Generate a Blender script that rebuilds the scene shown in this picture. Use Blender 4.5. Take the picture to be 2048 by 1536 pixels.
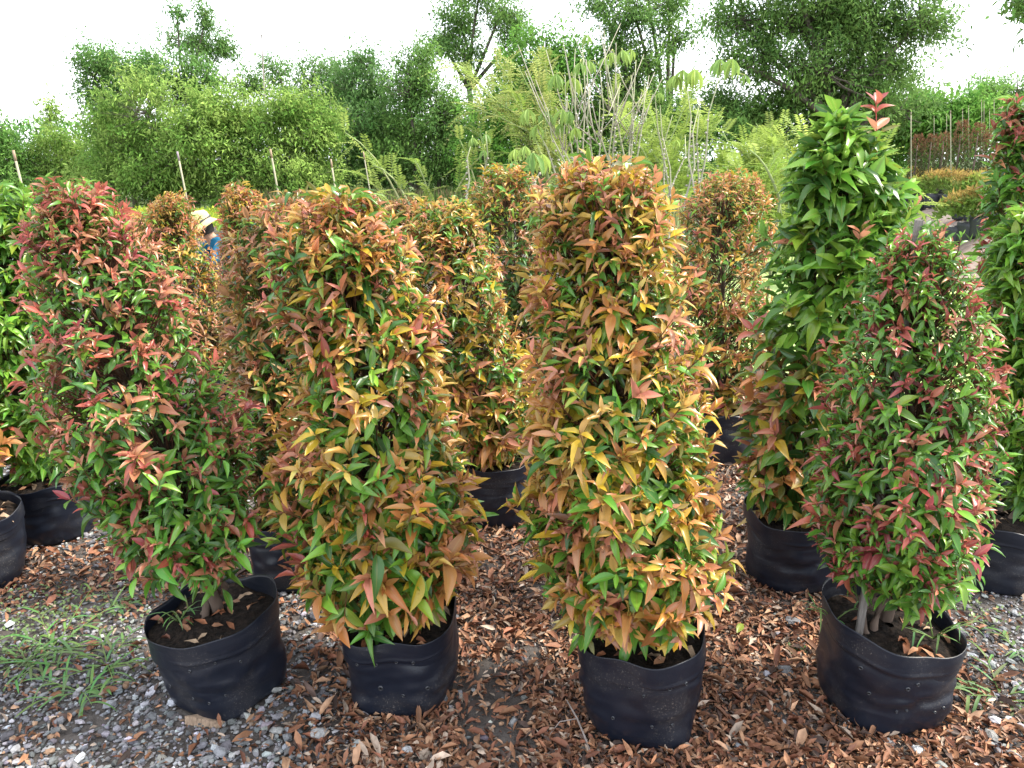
import bpy, math, random
import numpy as np
from mathutils import Vector, Matrix, noise as mnoise

# ------------------------------------------------------------------ scene, camera, light
for _o in list(bpy.data.objects):
    bpy.data.objects.remove(_o, do_unlink=True)
scene = bpy.context.scene
COL = scene.collection
R = math.radians

CAM_H, PITCH, FOC = 1.55, R(16.3), 1535.0          # focal length in pixels of a 2048 px wide frame
cam_data = bpy.data.cameras.new('camera')
cam_data.sensor_width = 36.0
cam_data.lens = FOC / 2048.0 * 36.0
cam_data.clip_start = 0.05
cam_data.clip_end = 2000.0
cam = bpy.data.objects.new('camera', cam_data)
cam.location = (0, 0, CAM_H)
cam.rotation_euler = (math.pi / 2 - PITCH, 0, 0)
COL.objects.link(cam)
scene.camera = cam

SUN_EL, SUN_AZ = R(52), R(84)                       # azimuth measured from +Y towards +X
world = bpy.data.worlds.new('World')
scene.world = world
world.use_nodes = True
wn, wl = world.node_tree.nodes, world.node_tree.links
wn.clear()
w_out = wn.new('ShaderNodeOutputWorld')
w_bg = wn.new('ShaderNodeBackground')
w_sky = wn.new('ShaderNodeTexSky')
w_sky.sky_type = 'NISHITA'
w_sky.sun_disc = False
w_sky.sun_elevation = SUN_EL
w_sky.sun_rotation = SUN_AZ
w_sky.air_density = 1.2
w_sky.dust_density = 3.0
w_mix = wn.new('ShaderNodeMix'); w_mix.data_type = 'RGBA'
w_mix.inputs['Factor'].default_value = 0.72         # a veil of thin bright cloud over the whole sky
w_mix.inputs['B'].default_value = (8.2, 8.5, 8.9, 1)
wl.new(w_sky.outputs['Color'], w_mix.inputs['A'])
wl.new(w_mix.outputs['Result'], w_bg.inputs['Color'])
w_bg.inputs['Strength'].default_value = 0.15
wl.new(w_bg.outputs['Background'], w_out.inputs['Surface'])

sun_data = bpy.data.lights.new('sun', 'SUN')
sun_data.energy = 3.3
sun_data.angle = R(9.0)
sun_data.color = (1.0, 0.93, 0.80)
sun = bpy.data.objects.new('sun', sun_data)
sun_dir = Vector((math.sin(SUN_AZ) * math.cos(SUN_EL), math.cos(SUN_AZ) * math.cos(SUN_EL), math.sin(SUN_EL)))
sun.rotation_euler = (-sun_dir).to_track_quat('-Z', 'Y').to_euler()
sun.location = sun_dir * 40
COL.objects.link(sun)

vs = scene.view_settings
vs.view_transform = 'Standard'
vs.look = 'None'
vs.exposure = 1.45
vs.gamma = 1.0
vs.use_curve_mapping = False
scene.render.engine = 'CYCLES'
scene.cycles.max_bounces = 7
scene.cycles.diffuse_bounces = 3
scene.cycles.glossy_bounces = 2
scene.cycles.transmission_bounces = 4
scene.cycles.use_denoising = True
scene.cycles.sample_clamp_indirect = 6.0


# ------------------------------------------------------------------ helpers
def spot(px, py, Y):
    """The point at distance Y that lies on the line of sight through a pixel of the photograph (used for surveying positions)."""
    u, v = (px - 1024) / FOC, (768 - py) / FOC
    d = (u, math.cos(PITCH) + v * math.sin(PITCH), -math.sin(PITCH) + v * math.cos(PITCH))
    t = Y / d[1]
    return Vector((d[0] * t, Y, CAM_H + d[2] * t))


def mpp(Y, z=1.0):
    """metres per photograph pixel at distance Y"""
    return (Y * math.cos(PITCH) + (CAM_H - z) * math.sin(PITCH)) / FOC


def project(P):
    """world points (n,3) -> pixel x, pixel y, depth"""
    c = P[:, 1] * math.cos(PITCH) - (P[:, 2] - CAM_H) * math.sin(PITCH)
    up = P[:, 1] * math.sin(PITCH) + (P[:, 2] - CAM_H) * math.cos(PITCH)
    c = np.maximum(c, 0.05)
    return 1024 + FOC * P[:, 0] / c, 768 - FOC * up / c, c


def mesh_np(name, V, T, tint=None, luv=None, mat=None, smooth=True):
    V = np.asarray(V, dtype=np.float32); T = np.asarray(T, dtype=np.int32)
    me = bpy.data.meshes.new(name)
    me.vertices.add(len(V)); me.vertices.foreach_set('co', V.ravel())
    me.loops.add(T.size); me.loops.foreach_set('vertex_index', T.ravel())
    me.polygons.add(len(T)); me.polygons.foreach_set('loop_start', np.arange(0, T.size, 3, dtype=np.int32))
    me.polygons.foreach_set('use_smooth', np.full(len(T), smooth, dtype=bool))
    if tint is not None:
        a = me.attributes.new('tint', 'FLOAT_COLOR', 'POINT')
        c = np.ones((len(V), 4), dtype=np.float32); c[:, :3] = tint
        a.data.foreach_set('color', c.ravel())
    if luv is not None:
        a = me.attributes.new('luv', 'FLOAT2', 'POINT')
        a.data.foreach_set('vector', np.asarray(luv, dtype=np.float32).ravel())
    me.update(calc_edges=True)
    if mat is not None:
        me.materials.append(mat)
    return me


def link(name, data, parent=None, loc=None):
    o = bpy.data.objects.new(name, data)
    COL.objects.link(o)
    if parent is not None:
        o.parent = parent
    if loc is not None:
        o.location = loc
    return o


def thing(name, label, cat, loc=(0, 0, 0), group=None):
    o = link(name, None, None, loc)
    o.empty_display_size = 0.1
    o['label'] = label; o['category'] = cat
    if group:
        o['group'] = group
    return o


def tag(o, label=None, cat=None, group=None, kind=None):
    if label: o['label'] = label
    if cat: o['category'] = cat
    if group: o['group'] = group
    if kind: o['kind'] = kind
    return o


class MB:
    """collects triangles with a tint for one mesh"""
    def __init__(s):
        s.V, s.T, s.C = [], [], []

    def add(s, V, T, c):
        n = len(s.V)
        s.V.extend(V); s.T.extend([(a + n, b + n, d + n) for a, b, d in T])
        s.C.extend([c] * len(V))

    def tube(s, pts, radii, sides=6, c=(1, 1, 1), c2=None, cap=True):
        pts = [Vector(p) for p in pts]
        n0 = len(s.V)
        ref = Vector((0.31, 0.17, 0.93))
        for i, p in enumerate(pts):
            d = (pts[min(i + 1, len(pts) - 1)] - pts[max(i - 1, 0)])
            d = d.normalized() if d.length > 1e-9 else Vector((0, 0, 1))
            if abs(d.dot(ref)) > 0.97:
                ref = Vector((0.9, 0.3, 0.1))
            a = d.cross(ref).normalized(); b = d.cross(a)
            f = i / max(1, len(pts) - 1)
            cc = c if c2 is None else tuple(c[k] * (1 - f) + c2[k] * f for k in range(3))
            for k in range(sides):
                t = 2 * math.pi * k / sides
                q = p + (a * math.cos(t) + b * math.sin(t)) * radii[i]
                s.V.append((q.x, q.y, q.z)); s.C.append(cc)
        for i in range(len(pts) - 1):
            for k in range(sides):
                a0 = n0 + i * sides + k; a1 = n0 + i * sides + (k + 1) % sides
                b0, b1 = a0 + sides, a1 + sides
                s.T.append((a0, a1, b1)); s.T.append((a0, b1, b0))
        if cap:
            for base, rev in ((n0, True), (n0 + (len(pts) - 1) * sides, False)):
                for k in range(1, sides - 1):
                    t = (base, base + k, base + k + 1)
                    s.T.append(t[::-1] if rev else t)

    def mesh(s, name, mat, smooth=True):
        return mesh_np(name, np.array(s.V), np.array(s.T), np.array(s.C), None, mat, smooth)


def norm(A):
    return A / np.maximum(np.linalg.norm(A, axis=-1, keepdims=True), 1e-9)


# ------------------------------------------------------------------ materials
def new_mat(name):
    m = bpy.data.materials.new(name); m.use_nodes = True
    nt = m.node_tree
    for n in list(nt.nodes):
        nt.nodes.remove(n)
    out = nt.nodes.new('ShaderNodeOutputMaterial')
    return m, nt, nt.nodes, nt.links, out


def leaf_material(name, rough=0.31, trans=0.34, spec=0.5, rib=0.25, under=0.10):
    m, nt, N, L, out = new_mat(name)
    at = N.new('ShaderNodeAttribute'); at.attribute_name = 'tint'
    oi = N.new('ShaderNodeObjectInfo')
    mul = N.new('ShaderNodeMix'); mul.data_type = 'RGBA'; mul.blend_type = 'MULTIPLY'; mul.inputs['Factor'].default_value = 1
    L.new(at.outputs['Color'], mul.inputs['A']); L.new(oi.outputs['Color'], mul.inputs['B'])
    # midrib
    uv = N.new('ShaderNodeAttribute'); uv.attribute_name = 'luv'
    sep = N.new('ShaderNodeSeparateXYZ'); L.new(uv.outputs['Vector'], sep.inputs['Vector'])
    ab = N.new('ShaderNodeMath'); ab.operation = 'ABSOLUTE'; L.new(sep.outputs['X'], ab.inputs[0])
    mr = N.new('ShaderNodeMapRange'); mr.inputs['From Min'].default_value = 0.03; mr.inputs['From Max'].default_value = 0.12
    mr.inputs['To Min'].default_value = rib; mr.inputs['To Max'].default_value = 0.0
    L.new(ab.outputs['Value'], mr.inputs['Value'])
    ribmix = N.new('ShaderNodeMix'); ribmix.data_type = 'RGBA'
    ribmix.inputs['B'].default_value = (0.45, 0.36, 0.10, 1)
    L.new(mr.outputs['Result'], ribmix.inputs['Factor']); L.new(mul.outputs['Result'], ribmix.inputs['A'])
    # fine mottling
    tc = N.new('ShaderNodeTexCoord')
    nz = N.new('ShaderNodeTexNoise'); nz.inputs['Scale'].default_value = 45.0; nz.inputs['Detail'].default_value = 3
    L.new(tc.outputs['Object'], nz.inputs['Vector'])
    mv = N.new('ShaderNodeMapRange'); mv.inputs['To Min'].default_value = 0.78; mv.inputs['To Max'].default_value = 1.22
    L.new(nz.outputs['Fac'], mv.inputs['Value'])
    hs = N.new('ShaderNodeHueSaturation'); L.new(ribmix.outputs['Result'], hs.inputs['Color']); L.new(mv.outputs['Result'], hs.inputs['Value'])
    # paler underside
    geo = N.new('ShaderNodeNewGeometry')
    um = N.new('ShaderNodeMath'); um.operation = 'MULTIPLY'; um.inputs[1].default_value = under
    L.new(geo.outputs['Backfacing'], um.inputs[0])
    umix = N.new('ShaderNodeMix'); umix.data_type = 'RGBA'; umix.inputs['B'].default_value = (0.30, 0.32, 0.16, 1)
    L.new(um.outputs['Value'], umix.inputs['Factor']); L.new(hs.outputs['Color'], umix.inputs['A'])
    bs = N.new('ShaderNodeBsdfPrincipled')
    bs.inputs['Roughness'].default_value = rough
    bs.inputs['Specular IOR Level'].default_value = spec
    L.new(umix.outputs['Result'], bs.inputs['Base Color'])
    tr = N.new('ShaderNodeBsdfTranslucent')
    tcg = N.new('ShaderNodeGamma'); tcg.inputs['Gamma'].default_value = 0.85
    L.new(hs.outputs['Color'], tcg.inputs['Color']); L.new(tcg.outputs['Color'], tr.inputs['Color'])
    ms = N.new('ShaderNodeMixShader'); ms.inputs['Fac'].default_value = trans
    L.new(bs.outputs['BSDF'], ms.inputs[1]); L.new(tr.outputs['BSDF'], ms.inputs[2])
    L.new(ms.outputs['Shader'], out.inputs['Surface'])
    return m


def tint_material(name, rough=0.8, bump=0.0, bscale=60.0, var=0.25, spec=0.3, vscale=20.0, stretch=None):
    m, nt, N, L, out = new_mat(name)
    at = N.new('ShaderNodeAttribute'); at.attribute_name = 'tint'
    tc = N.new('ShaderNodeTexCoord')
    mp = N.new('ShaderNodeMapping'); L.new(tc.outputs['Object'], mp.inputs['Vector'])
    if stretch: mp.inputs['Scale'].default_value = stretch
    nz = N.new('ShaderNodeTexNoise'); nz.inputs['Scale'].default_value = vscale; nz.inputs['Detail'].default_value = 5
    L.new(mp.outputs['Vector'], nz.inputs['Vector'])
    mv = N.new('ShaderNodeMapRange'); mv.inputs['From Min'].default_value = 0.25; mv.inputs['From Max'].default_value = 0.75
    mv.inputs['To Min'].default_value = 1 - var; mv.inputs['To Max'].default_value = 1 + var
    L.new(nz.outputs['Fac'], mv.inputs['Value'])
    hs = N.new('ShaderNodeHueSaturation'); L.new(at.outputs['Color'], hs.inputs['Color']); L.new(mv.outputs['Result'], hs.inputs['Value'])
    bs = N.new('ShaderNodeBsdfPrincipled'); bs.inputs['Roughness'].default_value = rough
    bs.inputs['Specular IOR Level'].default_value = spec
    L.new(hs.outputs['Color'], bs.inputs['Base Color'])
    if bump:
        n2 = N.new('ShaderNodeTexNoise'); n2.inputs['Scale'].default_value = bscale; n2.inputs['Detail'].default_value = 6
        L.new(mp.outputs['Vector'], n2.inputs['Vector'])
        bp = N.new('ShaderNodeBump'); bp.inputs['Strength'].default_value = bump; bp.inputs['Distance'].default_value = 0.01
        L.new(n2.outputs['Fac'], bp.inputs['Height']); L.new(bp.outputs['Normal'], bs.inputs['Normal'])
    L.new(bs.outputs['BSDF'], out.inputs['Surface'])
    return m


def flat_material(name, color, rough=0.7, spec=0.3, bump=0.0, bscale=80.0, var=0.15, vscale=8.0):
    m, nt, N, L, out = new_mat(name)
    tc = N.new('ShaderNodeTexCoord')
    nz = N.new('ShaderNodeTexNoise'); nz.inputs['Scale'].default_value = vscale; nz.inputs['Detail'].default_value = 5
    L.new(tc.outputs['Object'], nz.inputs['Vector'])
    mv = N.new('ShaderNodeMapRange'); mv.inputs['To Min'].default_value = 1 - var; mv.inputs['To Max'].default_value = 1 + var
    L.new(nz.outputs['Fac'], mv.inputs['Value'])
    hs = N.new('ShaderNodeHueSaturation'); hs.inputs['Color'].default_value = (*color, 1); L.new(mv.outputs['Result'], hs.inputs['Value'])
    bs = N.new('ShaderNodeBsdfPrincipled'); bs.inputs['Roughness'].default_value = rough
    bs.inputs['Specular IOR Level'].default_value = spec
    L.new(hs.outputs['Color'], bs.inputs['Base Color'])
    if bump:
        n2 = N.new('ShaderNodeTexNoise'); n2.inputs['Scale'].default_value = bscale; n2.inputs['Detail'].default_value = 6
        L.new(tc.outputs['Object'], n2.inputs['Vector'])
        bp = N.new('ShaderNodeBump'); bp.inputs['Strength'].default_value = bump; bp.inputs['Distance'].default_value = 0.01
        L.new(n2.outputs['Fac'], bp.inputs['Height']); L.new(bp.outputs['Normal'], bs.inputs['Normal'])
    L.new(bs.outputs['BSDF'], out.inputs['Surface'])
    return m


def bag_material():
    m, nt, N, L, out = new_mat('black_polythene')
    tc = N.new('ShaderNodeTexCoord')
    oi = N.new('ShaderNodeObjectInfo')
    ofs = N.new('ShaderNodeVectorMath'); ofs.operation = 'ADD'
    sc = N.new('ShaderNodeMath'); sc.operation = 'MULTIPLY'; sc.inputs[1].default_value = 37.0
    L.new(oi.outputs['Random'], sc.inputs[0])
    L.new(tc.outputs['Object'], ofs.inputs[0]); L.new(sc.outputs['Value'], ofs.inputs[1])
    # specks of dried mud, patchy
    sp = N.new('ShaderNodeTexNoise'); sp.inputs['Scale'].default_value = 230; sp.inputs['Detail'].default_value = 2
    L.new(ofs.outputs['Vector'], sp.inputs['Vector'])
    pa = N.new('ShaderNodeTexNoise'); pa.inputs['Scale'].default_value = 7; pa.inputs['Detail'].default_value = 5
    L.new(ofs.outputs['Vector'], pa.inputs['Vector'])
    spr = N.new('ShaderNodeMapRange'); spr.inputs['From Min'].default_value = 0.60; spr.inputs['From Max'].default_value = 0.70
    L.new(sp.outputs['Fac'], spr.inputs['Value'])
    par = N.new('ShaderNodeMapRange'); par.inputs['From Min'].default_value = 0.48; par.inputs['From Max'].default_value = 0.68
    L.new(pa.outputs['Fac'], par.inputs['Value'])
    mu = N.new('ShaderNodeMath'); mu.operation = 'MULTIPLY'; L.new(spr.outputs['Result'], mu.inputs[0]); L.new(par.outputs['Result'], mu.inputs[1])
    film = N.new('ShaderNodeMath'); film.operation = 'MULTIPLY_ADD'; film.inputs[1].default_value = 0.07; L.new(par.outputs['Result'], film.inputs[0])
    m2 = N.new('ShaderNodeMath'); m2.operation = 'MULTIPLY'; m2.inputs[1].default_value = 0.55; L.new(mu.outputs['Value'], m2.inputs[0])
    L.new(m2.outputs['Value'], film.inputs[2])
    mix = N.new('ShaderNodeMix'); mix.data_type = 'RGBA'
    mix.inputs['A'].default_value = (0.0070, 0.0095, 0.0175, 1); mix.inputs['B'].default_value = (0.20, 0.18, 0.16, 1)
    L.new(film.outputs['Value'], mix.inputs['Factor'])
    bs = N.new('ShaderNodeBsdfPrincipled')
    L.new(mix.outputs['Result'], bs.inputs['Base Color'])
    rr = N.new('ShaderNodeMapRange'); rr.inputs['To Min'].default_value = 0.28; rr.inputs['To Max'].default_value = 0.52
    L.new(pa.outputs['Fac'], rr.inputs['Value']); L.new(rr.outputs['Result'], bs.inputs['Roughness'])
    bs.inputs['Specular IOR Level'].default_value = 0.36
    # fine creases, running round the bag
    mp = N.new('ShaderNodeMapping'); mp.inputs['Scale'].default_value = (6, 6, 24); L.new(ofs.outputs['Vector'], mp.inputs['Vector'])
    cr = N.new('ShaderNodeTexNoise'); cr.noise_type = 'RIDGED_MULTIFRACTAL'; cr.inputs['Scale'].default_value = 0.8; cr.inputs['Detail'].default_value = 2.5; cr.inputs['Distortion'].default_value = 1.2
    L.new(mp.outputs['Vector'], cr.inputs['Vector'])
    bp = N.new('ShaderNodeBump'); bp.inputs['Strength'].default_value = 0.22; bp.inputs['Distance'].default_value = 0.010
    L.new(cr.outputs['Fac'], bp.inputs['Height'])
    b2 = N.new('ShaderNodeBump'); b2.inputs['Strength'].default_value = 0.25; b2.inputs['Distance'].default_value = 0.001
    L.new(sp.outputs['Fac'], b2.inputs['Height']); L.new(bp.outputs['Normal'], b2.inputs['Normal'])
    L.new(b2.outputs['Normal'], bs.inputs['Normal'])
    L.new(bs.outputs['BSDF'], out.inputs['Surface'])
    return m


M_LEAF = leaf_material('glossy_leaf')
M_TREE = leaf_material('tree_leaf', rough=0.65, trans=0.34, spec=0.12, rib=0.0, under=0.2)
M_FERN = leaf_material('feathery_leaf', rough=0.55, trans=0.45, spec=0.3, rib=0.0, under=0.1)
M_CASS = leaf_material('cassava_leaf', rough=0.5, trans=0.40, spec=0.35, rib=0.12, under=0.25)
M_GRASS = leaf_material('grass_blade', rough=0.5, trans=0.35, spec=0.35, rib=0.15, under=0.1)
M_LITTER = tint_material('dead_leaf', rough=0.62, var=0.3, vscale=60, spec=0.3)
M_BARK = tint_material('bark', rough=0.85, bump=0.6, bscale=40, var=0.35, vscale=18, stretch=(1, 1, 0.35))
M_STONE = tint_material('crushed_stone', rough=0.8, bump=0.5, bscale=220, var=0.35, vscale=90)
M_BAMBOO = tint_material('bamboo', rough=0.55, bump=0.2, bscale=30, var=0.25, vscale=25)
M_WOOD = tint_material('weathered_wood', rough=0.85, bump=0.7, bscale=60, var=0.4, vscale=30, stretch=(6, 6, 0.7))
M_BAG = bag_material()
M_HOLE = flat_material('hole_dark', (0.004, 0.004, 0.005), 0.7, 0.2)
M_RIM = flat_material('hole_rim', (0.018, 0.020, 0.026), 0.4, 0.5)


def soil_material():
    m, nt, N, L, out = new_mat('potting_soil')
    tc = N.new('ShaderNodeTexCoord')
    nz = N.new('ShaderNodeTexNoise'); nz.inputs['Scale'].default_value = 70; nz.inputs['Detail'].default_value = 7
    L.new(tc.outputs['Object'], nz.inputs['Vector'])
    cr = N.new('ShaderNodeValToRGB')
    cr.color_ramp.elements[0].position = 0.35; cr.color_ramp.elements[0].color = (0.006, 0.005, 0.0045, 1)
    cr.color_ramp.elements[1].position = 0.75; cr.color_ramp.elements[1].color = (0.030, 0.021, 0.016, 1)
    L.new(nz.outputs['Fac'], cr.inputs['Fac'])
    bs = N.new('ShaderNodeBsdfPrincipled'); bs.inputs['Roughness'].default_value = 0.95; bs.inputs['Specular IOR Level'].default_value = 0.15
    L.new(cr.outputs['Color'], bs.inputs['Base Color'])
    bp = N.new('ShaderNodeBump'); bp.inputs['Strength'].default_value = 0.9; bp.inputs['Distance'].default_value = 0.012
    L.new(nz.outputs['Fac'], bp.inputs['Height']); L.new(bp.outputs['Normal'], bs.inputs['Normal'])
    L.new(bs.outputs['BSDF'], out.inputs['Surface'])
    return m


M_SOIL = soil_material()


def ground_material(name, c0, c1, c2, s1, s2, bump=0.8, dist=0.015):
    m, nt, N, L, out = new_mat(name)
    tc = N.new('ShaderNodeTexCoord')
    a = N.new('ShaderNodeTexNoise'); a.inputs['Scale'].default_value = s1; a.inputs['Detail'].default_value = 6
    b = N.new('ShaderNodeTexNoise'); b.inputs['Scale'].default_value = s2; b.inputs['Detail'].default_value = 8; b.inputs['Roughness'].default_value = 0.7
    L.new(tc.outputs['Object'], a.inputs['Vector']); L.new(tc.outputs['Object'], b.inputs['Vector'])
    r1 = N.new('ShaderNodeMapRange'); r1.inputs['From Min'].default_value = 0.40; r1.inputs['From Max'].default_value = 0.62
    L.new(a.outputs['Fac'], r1.inputs['Value'])
    mx = N.new('ShaderNodeMix'); mx.data_type = 'RGBA'; mx.inputs['A'].default_value = (*c0, 1); mx.inputs['B'].default_value = (*c1, 1)
    L.new(r1.outputs['Result'], mx.inputs['Factor'])
    r2 = N.new('ShaderNodeMapRange'); r2.inputs['From Min'].default_value = 0.45; r2.inputs['From Max'].default_value = 0.75
    L.new(b.outputs['Fac'], r2.inputs['Value'])
    mx2 = N.new('ShaderNodeMix'); mx2.data_type = 'RGBA'; mx2.inputs['B'].default_value = (*c2, 1)
    L.new(r2.outputs['Result'], mx2.inputs['Factor']); L.new(mx.outputs['Result'], mx2.inputs['A'])
    bs = N.new('ShaderNodeBsdfPrincipled'); bs.inputs['Roughness'].default_value = 0.92; bs.inputs['Specular IOR Level'].default_value = 0.2
    L.new(mx2.outputs['Result'], bs.inputs['Base Color'])
    bp = N.new('ShaderNodeBump'); bp.inputs['Strength'].default_value = bump; bp.inputs['Distance'].default_value = dist
    L.new(b.outputs['Fac'], bp.inputs['Height']); L.new(bp.outputs['Normal'], bs.inputs['Normal'])
    L.new(bs.outputs['BSDF'], out.inputs['Surface'])
    return m


# ------------------------------------------------------------------ leaves as arrays
def leaf_template(ts, prof, curl, fold, wave=0.0):
    """unit leaf: x across (-.5...5), y along 0..1, z up; returns verts, tris, uv"""
    V, UV, rows = [], [], []
    for t, p in zip(ts, prof):
        zc = -curl * t * t + 0.10 * abs(curl) * math.sin(t * 3.1)
        if p <= 0:
            rows.append([len(V)]); V.append((0, t, zc)); UV.append((0, t))
        else:
            rows.append([len(V), len(V) + 1, len(V) + 2])
            for s in (-1, 0, 1):
                V.append((s * 0.5 * p, t, zc + abs(s) * fold * p * 0.32 + s * wave * math.sin(t * 7.0) * 0.1)); UV.append((s, t))
    T = []
    for a, b in zip(rows[:-1], rows[1:]):
        if len(a) == 1:
            T += [(a[0], b[1], b[0]), (a[0], b[2], b[1])]
        elif len(b) == 1:
            T += [(a[0], a[1], b[0]), (a[1], a[2], b[0])]
        else:
            for k in (0, 1):
                T += [(a[k], a[k + 1], b[k + 1]), (a[k], b[k + 1], b[k])]
    return np.array(V), np.array(T), np.array(UV)


TS_HI, PR_HI = (0, .18, .48, .80, 1), (0, .55, 1.0, .62, 0)
TS_LO, PR_LO = (0, .28, .66, 1), (0, .82, .84, 0)
SHAPES = [(.03, .25), (.14, .38), (.24, .6), (.38, .35), (.52, .5), (.72, .6), (-.12, .45), (.30, .18)]
HI = [leaf_template(TS_HI, PR_HI, c, f, 0.15) for c, f in SHAPES]
FINE = [leaf_template((0, .05, .14, .26, .40, .55, .70, .83, .93, 1), (0, .12, .46, .80, .98, .97, .78, .48, .20, 0), c, f, 0.12) for c, f in SHAPES]
LO = [leaf_template(TS_LO, PR_LO, c, f) for c, f in SHAPES]
DCF = ((.3, .6, .5), (-.35, .5, .7), (.15, .9, -.5), (-.2, .35, .4), (.5, .45, -.8), (.08, .25, .6), (-.5, .9, .2), (.25, .5, 1.0))
DEAD = [leaf_template((0, .25, .6, 1), (0, .8, .9, 0), c, f, w) for c, f, w in DCF]
DEAD_HI = [leaf_template((0, .14, .38, .64, .87, 1), (0, .5, .95, .95, .5, 0), c, f, w) for c, f, w in DCF]
RHOMB = (np.array([(0, 0, 0), (.5, .45, .06), (0, 1, -.1), (-.5, .45, .06)], dtype=float), np.array([(0, 1, 2), (0, 2, 3)]), np.array([(0, 0), (1, .45), (0, 1), (-1, .45)], dtype=float))
RHOMB3 = (np.array([(0, 0, 0), (.5, .4, .12), (0, .45, 0), (-.5, .4, .12), (0, 1, -.22)], dtype=float), np.array([(0, 1, 2), (0, 2, 3), (2, 1, 4), (3, 2, 4)]),
          np.array([(0, 0), (1, .4), (0, .45), (-1, .4), (0, 1)], dtype=float))


def frames(D, Nn):
    y = norm(D)
    z = Nn - (Nn * y).sum(1, keepdims=True) * y
    bad = np.linalg.norm(z, axis=1) < 1e-4
    z[bad] = np.cross(y[bad], np.array([1.0, 0.2, 0.1]))
    z = norm(z)
    x = np.cross(y, z)
    return x, y, z


def leaves_mesh(name, P, D, Nn, Ln, W, col, var, templates, mat, smooth=True):
    """many leaves in one mesh"""
    x, y, z = frames(D, Nn)
    Vs, Ts, Cs, Us, n0 = [], [], [], [], 0
    for k, (tv, tt, tu) in enumerate(templates):
        sel = np.nonzero(var % len(templates) == k)[0]
        if not len(sel):
            continue
        s = tv[None, :, :]
        w, l = W[sel][:, None, None], Ln[sel][:, None, None]
        V = (P[sel][:, None, :] + s[:, :, 0:1] * w * x[sel][:, None, :] + s[:, :, 1:2] * l * y[sel][:, None, :]
             + s[:, :, 2:3] * l * z[sel][:, None, :])
        nv = len(tv)
        T = tt[None, :, :] + (np.arange(len(sel)) * nv)[:, None, None] + n0
        Vs.append(V.reshape(-1, 3)); Ts.append(T.reshape(-1, 3))
        Cs.append(np.repeat(col[sel], nv, axis=0)); Us.append(np.tile(tu, (len(sel), 1)))
        n0 += nv * len(sel)
    return mesh_np(name, np.concatenate(Vs), np.concatenate(Ts), np.concatenate(Cs), np.concatenate(Us), mat, smooth)


def waves(x, y, seed):
    """cheap smooth noise for masks, about -1..1"""
    r = np.random.default_rng(seed); v = 0
    for k in range(7):
        f = 1.3 * 1.55 ** k; a = r.uniform(0, 6.28); p = r.uniform(0, 6.28, 2)
        v = v + np.sin((x * math.cos(a) + y * math.sin(a)) * f + p[0]) * np.cos((y * math.cos(a) - x * math.sin(a)) * f * .8 + p[1]) / (1.25 ** k)
    return v / 2.2


# ------------------------------------------------------------------ the setting: ground, path, pond
def sheet(name, pts, z, mat):
    me = bpy.data.meshes.new(name)
    me.from_pydata([(x, y, z) for x, y in pts], [], [list(range(len(pts)))])
    me.materials.append(mat)
    o = link(name, me)
    o['kind'] = 'structure'
    return o


M_GROUND = ground_material('nursery_ground', (0.060, 0.050, 0.045), (0.13, 0.115, 0.105), (0.022, 0.019, 0.018), 1.1, 38.0)
M_FIELD = ground_material('rough_field', (0.05, 0.085, 0.022), (0.10, 0.12, 0.04), (0.035, 0.05, 0.018), 0.4, 9.0)
M_PATH = ground_material('dirt_path', (0.17, 0.125, 0.105), (0.25, 0.20, 0.17), (0.09, 0.065, 0.055), 0.8, 14.0)
M_POND = ground_material('duckweed', (0.27, 0.36, 0.12), (0.36, 0.44, 0.19), (0.20, 0.29, 0.08), 0.7, 60.0, 0.15, 0.004)

sheet('ground', [(-700, -60), (700, -60), (700, 1200), (-700, 1200)], 0.0, M_GROUND)
field_pts = [(-300, 21.5), (-12, 21.2), (-5, 21.8), (-1.5, 16.5), (1.2, 12.0), (3.0, 12.6), (3.6, 16.0), (6.2, 19.2), (9.5, 22.5), (30, 25), (300, 28), (300, 600), (-300, 600)]
sheet('field', field_pts, 0.004, M_FIELD)
pond_pts = [(1.55, 5.5), (2.4, 5.0), (3.6, 4.9), (4.9, 5.3), (6.0, 6.4), (6.7, 8.2), (6.9, 9.9), (6.3, 11.2), (5.4, 12.3), (4.9, 14.2), (4.4, 15.2), (3.5, 14.8), (2.6, 12.5), (1.9, 9.8), (1.45, 7.2)]
sheet('pond', pond_pts, 0.006, M_POND)


def bank_h(x, y):
    """height of the raised ground on the far right"""
    sm = lambda t: np.clip(t, 0, 1) ** 2 * (3 - 2 * np.clip(t, 0, 1))
    edge = np.minimum(x - (5.3 + (y - 10.5) * .42) + .25 * waves(x * .5, y * .5, 4), (y - 9.4) + .3 * waves(x * .6, y * .6, 9))
    return .55 * sm(edge / 1.3)


_gx, _gy = np.meshgrid(np.linspace(4.2, 26, 90), np.linspace(9.0, 28.0, 80), indexing='ij')
_h = bank_h(_gx, _gy)
_z = np.where(_h > .002, _h + .008 + .02 * waves(_gx * 2, _gy * 2, 12), -.02)
_T = []
for _i in range(89):
    for _j in range(79):
        _a = _i * 80 + _j
        _T += [(_a, _a + 80, _a + 81), (_a, _a + 81, _a + 1)]
_o = link('bank', mesh_np('bank', np.stack([_gx, _gy, _z], -1).reshape(-1, 3), _T, None, None, M_PATH))
_o['kind'] = 'structure'

# ------------------------------------------------------------------ potted shrubs
RED, CRIM, SALM = (.38, .095, .068), (.33, .070, .072), (.46, .190, .110)
ORA, AMB, BRZ = (.43, .185, .055), (.45, .285, .070), (.31, .150, .066)
YEL, LIM, OLV = (.46, .320, .030), (.20, .300, .030), (.17, .165, .030)
GRN, FRG, DGR, BLG = (.100, .245, .030), (.180, .360, .040), (.045, .130, .024), (.070, .180, .040)

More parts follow.
